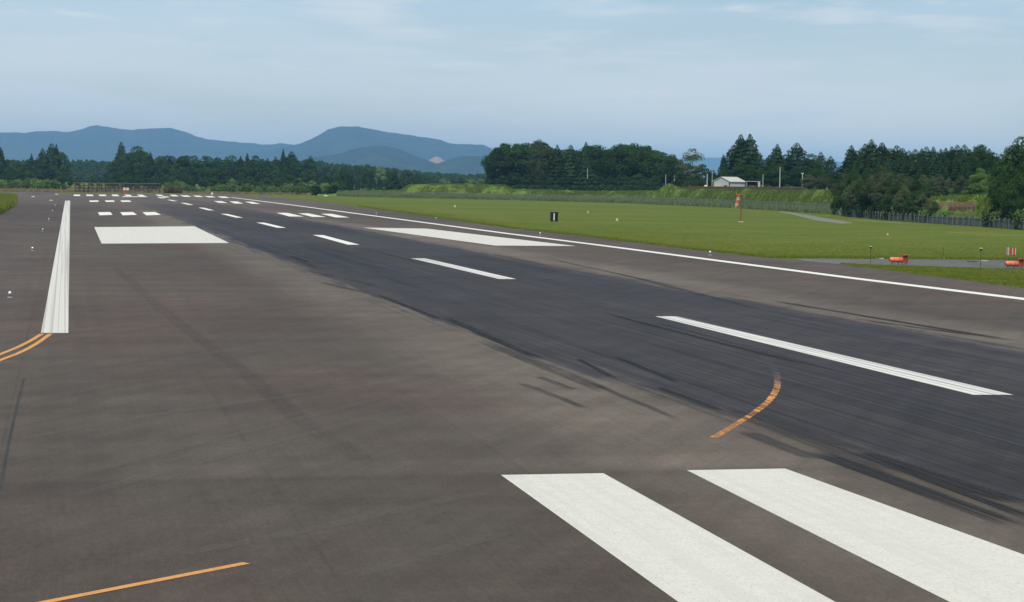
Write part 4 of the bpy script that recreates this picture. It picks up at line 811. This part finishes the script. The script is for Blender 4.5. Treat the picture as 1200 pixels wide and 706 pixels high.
# open lean-to
c1_ = P(875, 222, dS); ls = empty('open_shelter', (c1_.x, c1_.y, zb), -YAW, 'dark open-fronted shelter joined to the right of the grey farm shed', 'shelter'); W_ = 15.5*k; h_ = 9.4*k
MB().box((W_/2, 1.2, h_), (W_+.3, 3.0, .14)).build('roof', M['roofm'], ls); MB().box((W_/2, 2.5, h_/2-.3), (W_, .1, h_+.5)).build('back_wall', M['darkm'], ls); MB().box((W_-.3, .9, h_/2-.3), (.55, 2.6, h_+.4)).build('side_wall', M['corrug'], ls)
MB().box((.05, 1.2, h_/2-.3), (.1, 2.4, h_+.4)).build('side_wall', M['corrug'], ls); MB().box((W_*.42, .0, h_*.28), (W_*.5, .6, h_*.5)).build('stored_bales', M['brownwood'], ls)
# distant house
c2 = P(971, 212, 560); dh = empty('distant_house', (c2.x, c2.y, 3.5), -YAW, 'small distant house with beige roof half hidden by trees', 'house'); kk = kd(560)
MB().box((0, 1.5, (c2.z-3.5)/2), (9*kk, 3, c2.z-3.5)).build('wall', M['beige'], dh); zr = c2.z-3.5
m_ = MB(); m_.v = [(-6*kk, -.3, zr), (6*kk, -.3, zr), (6*kk, 3.3, zr), (-6*kk, 3.3, zr), (-5*kk, 1.5, zr+5*kk), (5*kk, 1.5, zr+5*kk)]; m_.f = [(0, 1, 5, 4), (2, 3, 4, 5), (1, 2, 5), (3, 0, 4), (3, 2, 1, 0)]; m_.build('roof', M['beige'], dh)
MB().box((-1.5*kk, -.04, zr*.7), (2*kk, .08, 2*kk)).build('window', M['darkm'], dh)
# dark brown edge along the crest, drawn as a strip of boards
wx = np.linspace(800, 945, 60); WP = []
for x in wx: p = fence_pt(x, 16.5); WP.append(Vector((p.x, p.y, crest(x)-.25)))
rwl = empty('crest_strip', tuple(WP[0]), 0, 'low dark brown board strip along the crest of the embankment before the shed', 'wall')
for a_, b_ in zip(WP, WP[1:]):
    d = b_-a_; L = Vector((d.x, d.y)).length; q = MB().box((L/2, 0, .45), (L*.985, .12, .9)).build('board', M['brownwood'], rwl, tuple(a_-WP[0]+Vector((0, 0, random.uniform(-.05, .05))))); q.rotation_euler.z = math.atan2(d.y, d.x)
MB().tube([tuple(p-WP[0]+Vector((0, 0, .93))) for p in WP], .07, 5).build('top_strip', M['rust'], rwl)
for x, yb, yt, r_, lb, mt in ((780, 219, 205, .13, 'thin grey pole before the right part of the tree wall, left of two', 'pole'), (790, 217, 205.5, .16, 'grey pole in front of the right part of the tree wall, right of two', 'pole'), (828.5, 221.5, 204.5, .20, 'pale thick pole left of the farm shed', 'pale_metal'), (834.3, 221.5, 198, .10, 'thin dark pole between the pale pole and the farm shed', 'pole'),
                          (893.8, 222.5, 205, .12, 'thin pole just right of the open shelter', 'pole'), (913.6, 223, 196, .16, 'tallest utility pole right of the farm shed', 'pole'), (940, 223.5, 204, .16, 'utility pole with pale lamp top behind the embankment crest', 'pole'), (969.3, 223, 214, .1, 'short pole below the distant house', 'pole'), (978, 224, 199, .13, 'utility pole at the left edge of the right-hand wood', 'pole'),
                          (688.5, 205, 198, .12, 'pale bare pole in the shade of the tree wall', 'pole')):
    dd = 490 if x > 800 else 598; b_ = P(x, yb, dd); t_ = P(x, yt, dd); h2 = t_.z-b_.z+1.0
    o = empty('utility_pole', (b_.x, b_.y, b_.z-1.0), -YAW, lb, 'pole', 'poles along the embankment')
    MB().tube([(0, 0, 0), (0, 0, h2)], [r_, r_*.75], 8).build('shaft', M[mt], o)
    if x in (913.6, 978, 834.3): MB().box((0, 0, h2-.5), (1.5, .1, .1)).build('crossarm', M['brownwood'], o)
    elif x == 940: MB().box((0, 0, h2+.1), (.6, .4, .25)).build('lamp_head', M['white_obj'], o)
    else: MB().lathe([(r_, h2), (r_*.8, h2+.08)]).build('cap', M[mt], o)
b_ = P(827, 220.6, 488); o = empty('white_tank', (b_.x, b_.y, b_.z-.3), 0, 'small white tank at the foot of the pale thick pole', 'tank'); m_ = MB(); m_.lathe([(.35, .1), (.42, .2), (.42, .9), (.25, 1.05)]); m_.smooth = True; m_.build('drum', M['white_obj'], o); MB().box((0, 0, .02), (.8, .8, .16)).build('plinth', M['concrete'], o)

# ------------------------------------------------------------------ air
for o_ in bpy.data.objects:
    if len(str(o_.get('label', '')).split()) > 16: print('LONG', o_['label'])
bpy.context.view_layer.update()
hz_ = MB().box((1000, 12500, 176), (52000, 33000, 356)); hm = bpy.data.materials.new('haze_air'); hm.use_nodes = True; hn = hm.node_tree.nodes
hn.remove(hn['Principled BSDF']); pvn = hn.new('ShaderNodeVolumePrincipled'); pvn.inputs['Color'].default_value = (.33, .595, 1, 1); pvn.inputs['Density'].default_value = 7.8e-5; pvn.inputs['Anisotropy'].default_value = 0
hm.node_tree.links.new(pvn.outputs[0], hn['Material Output'].inputs['Volume']); ho = hz_.build('haze', hm); ho['kind'] = 'stuff'
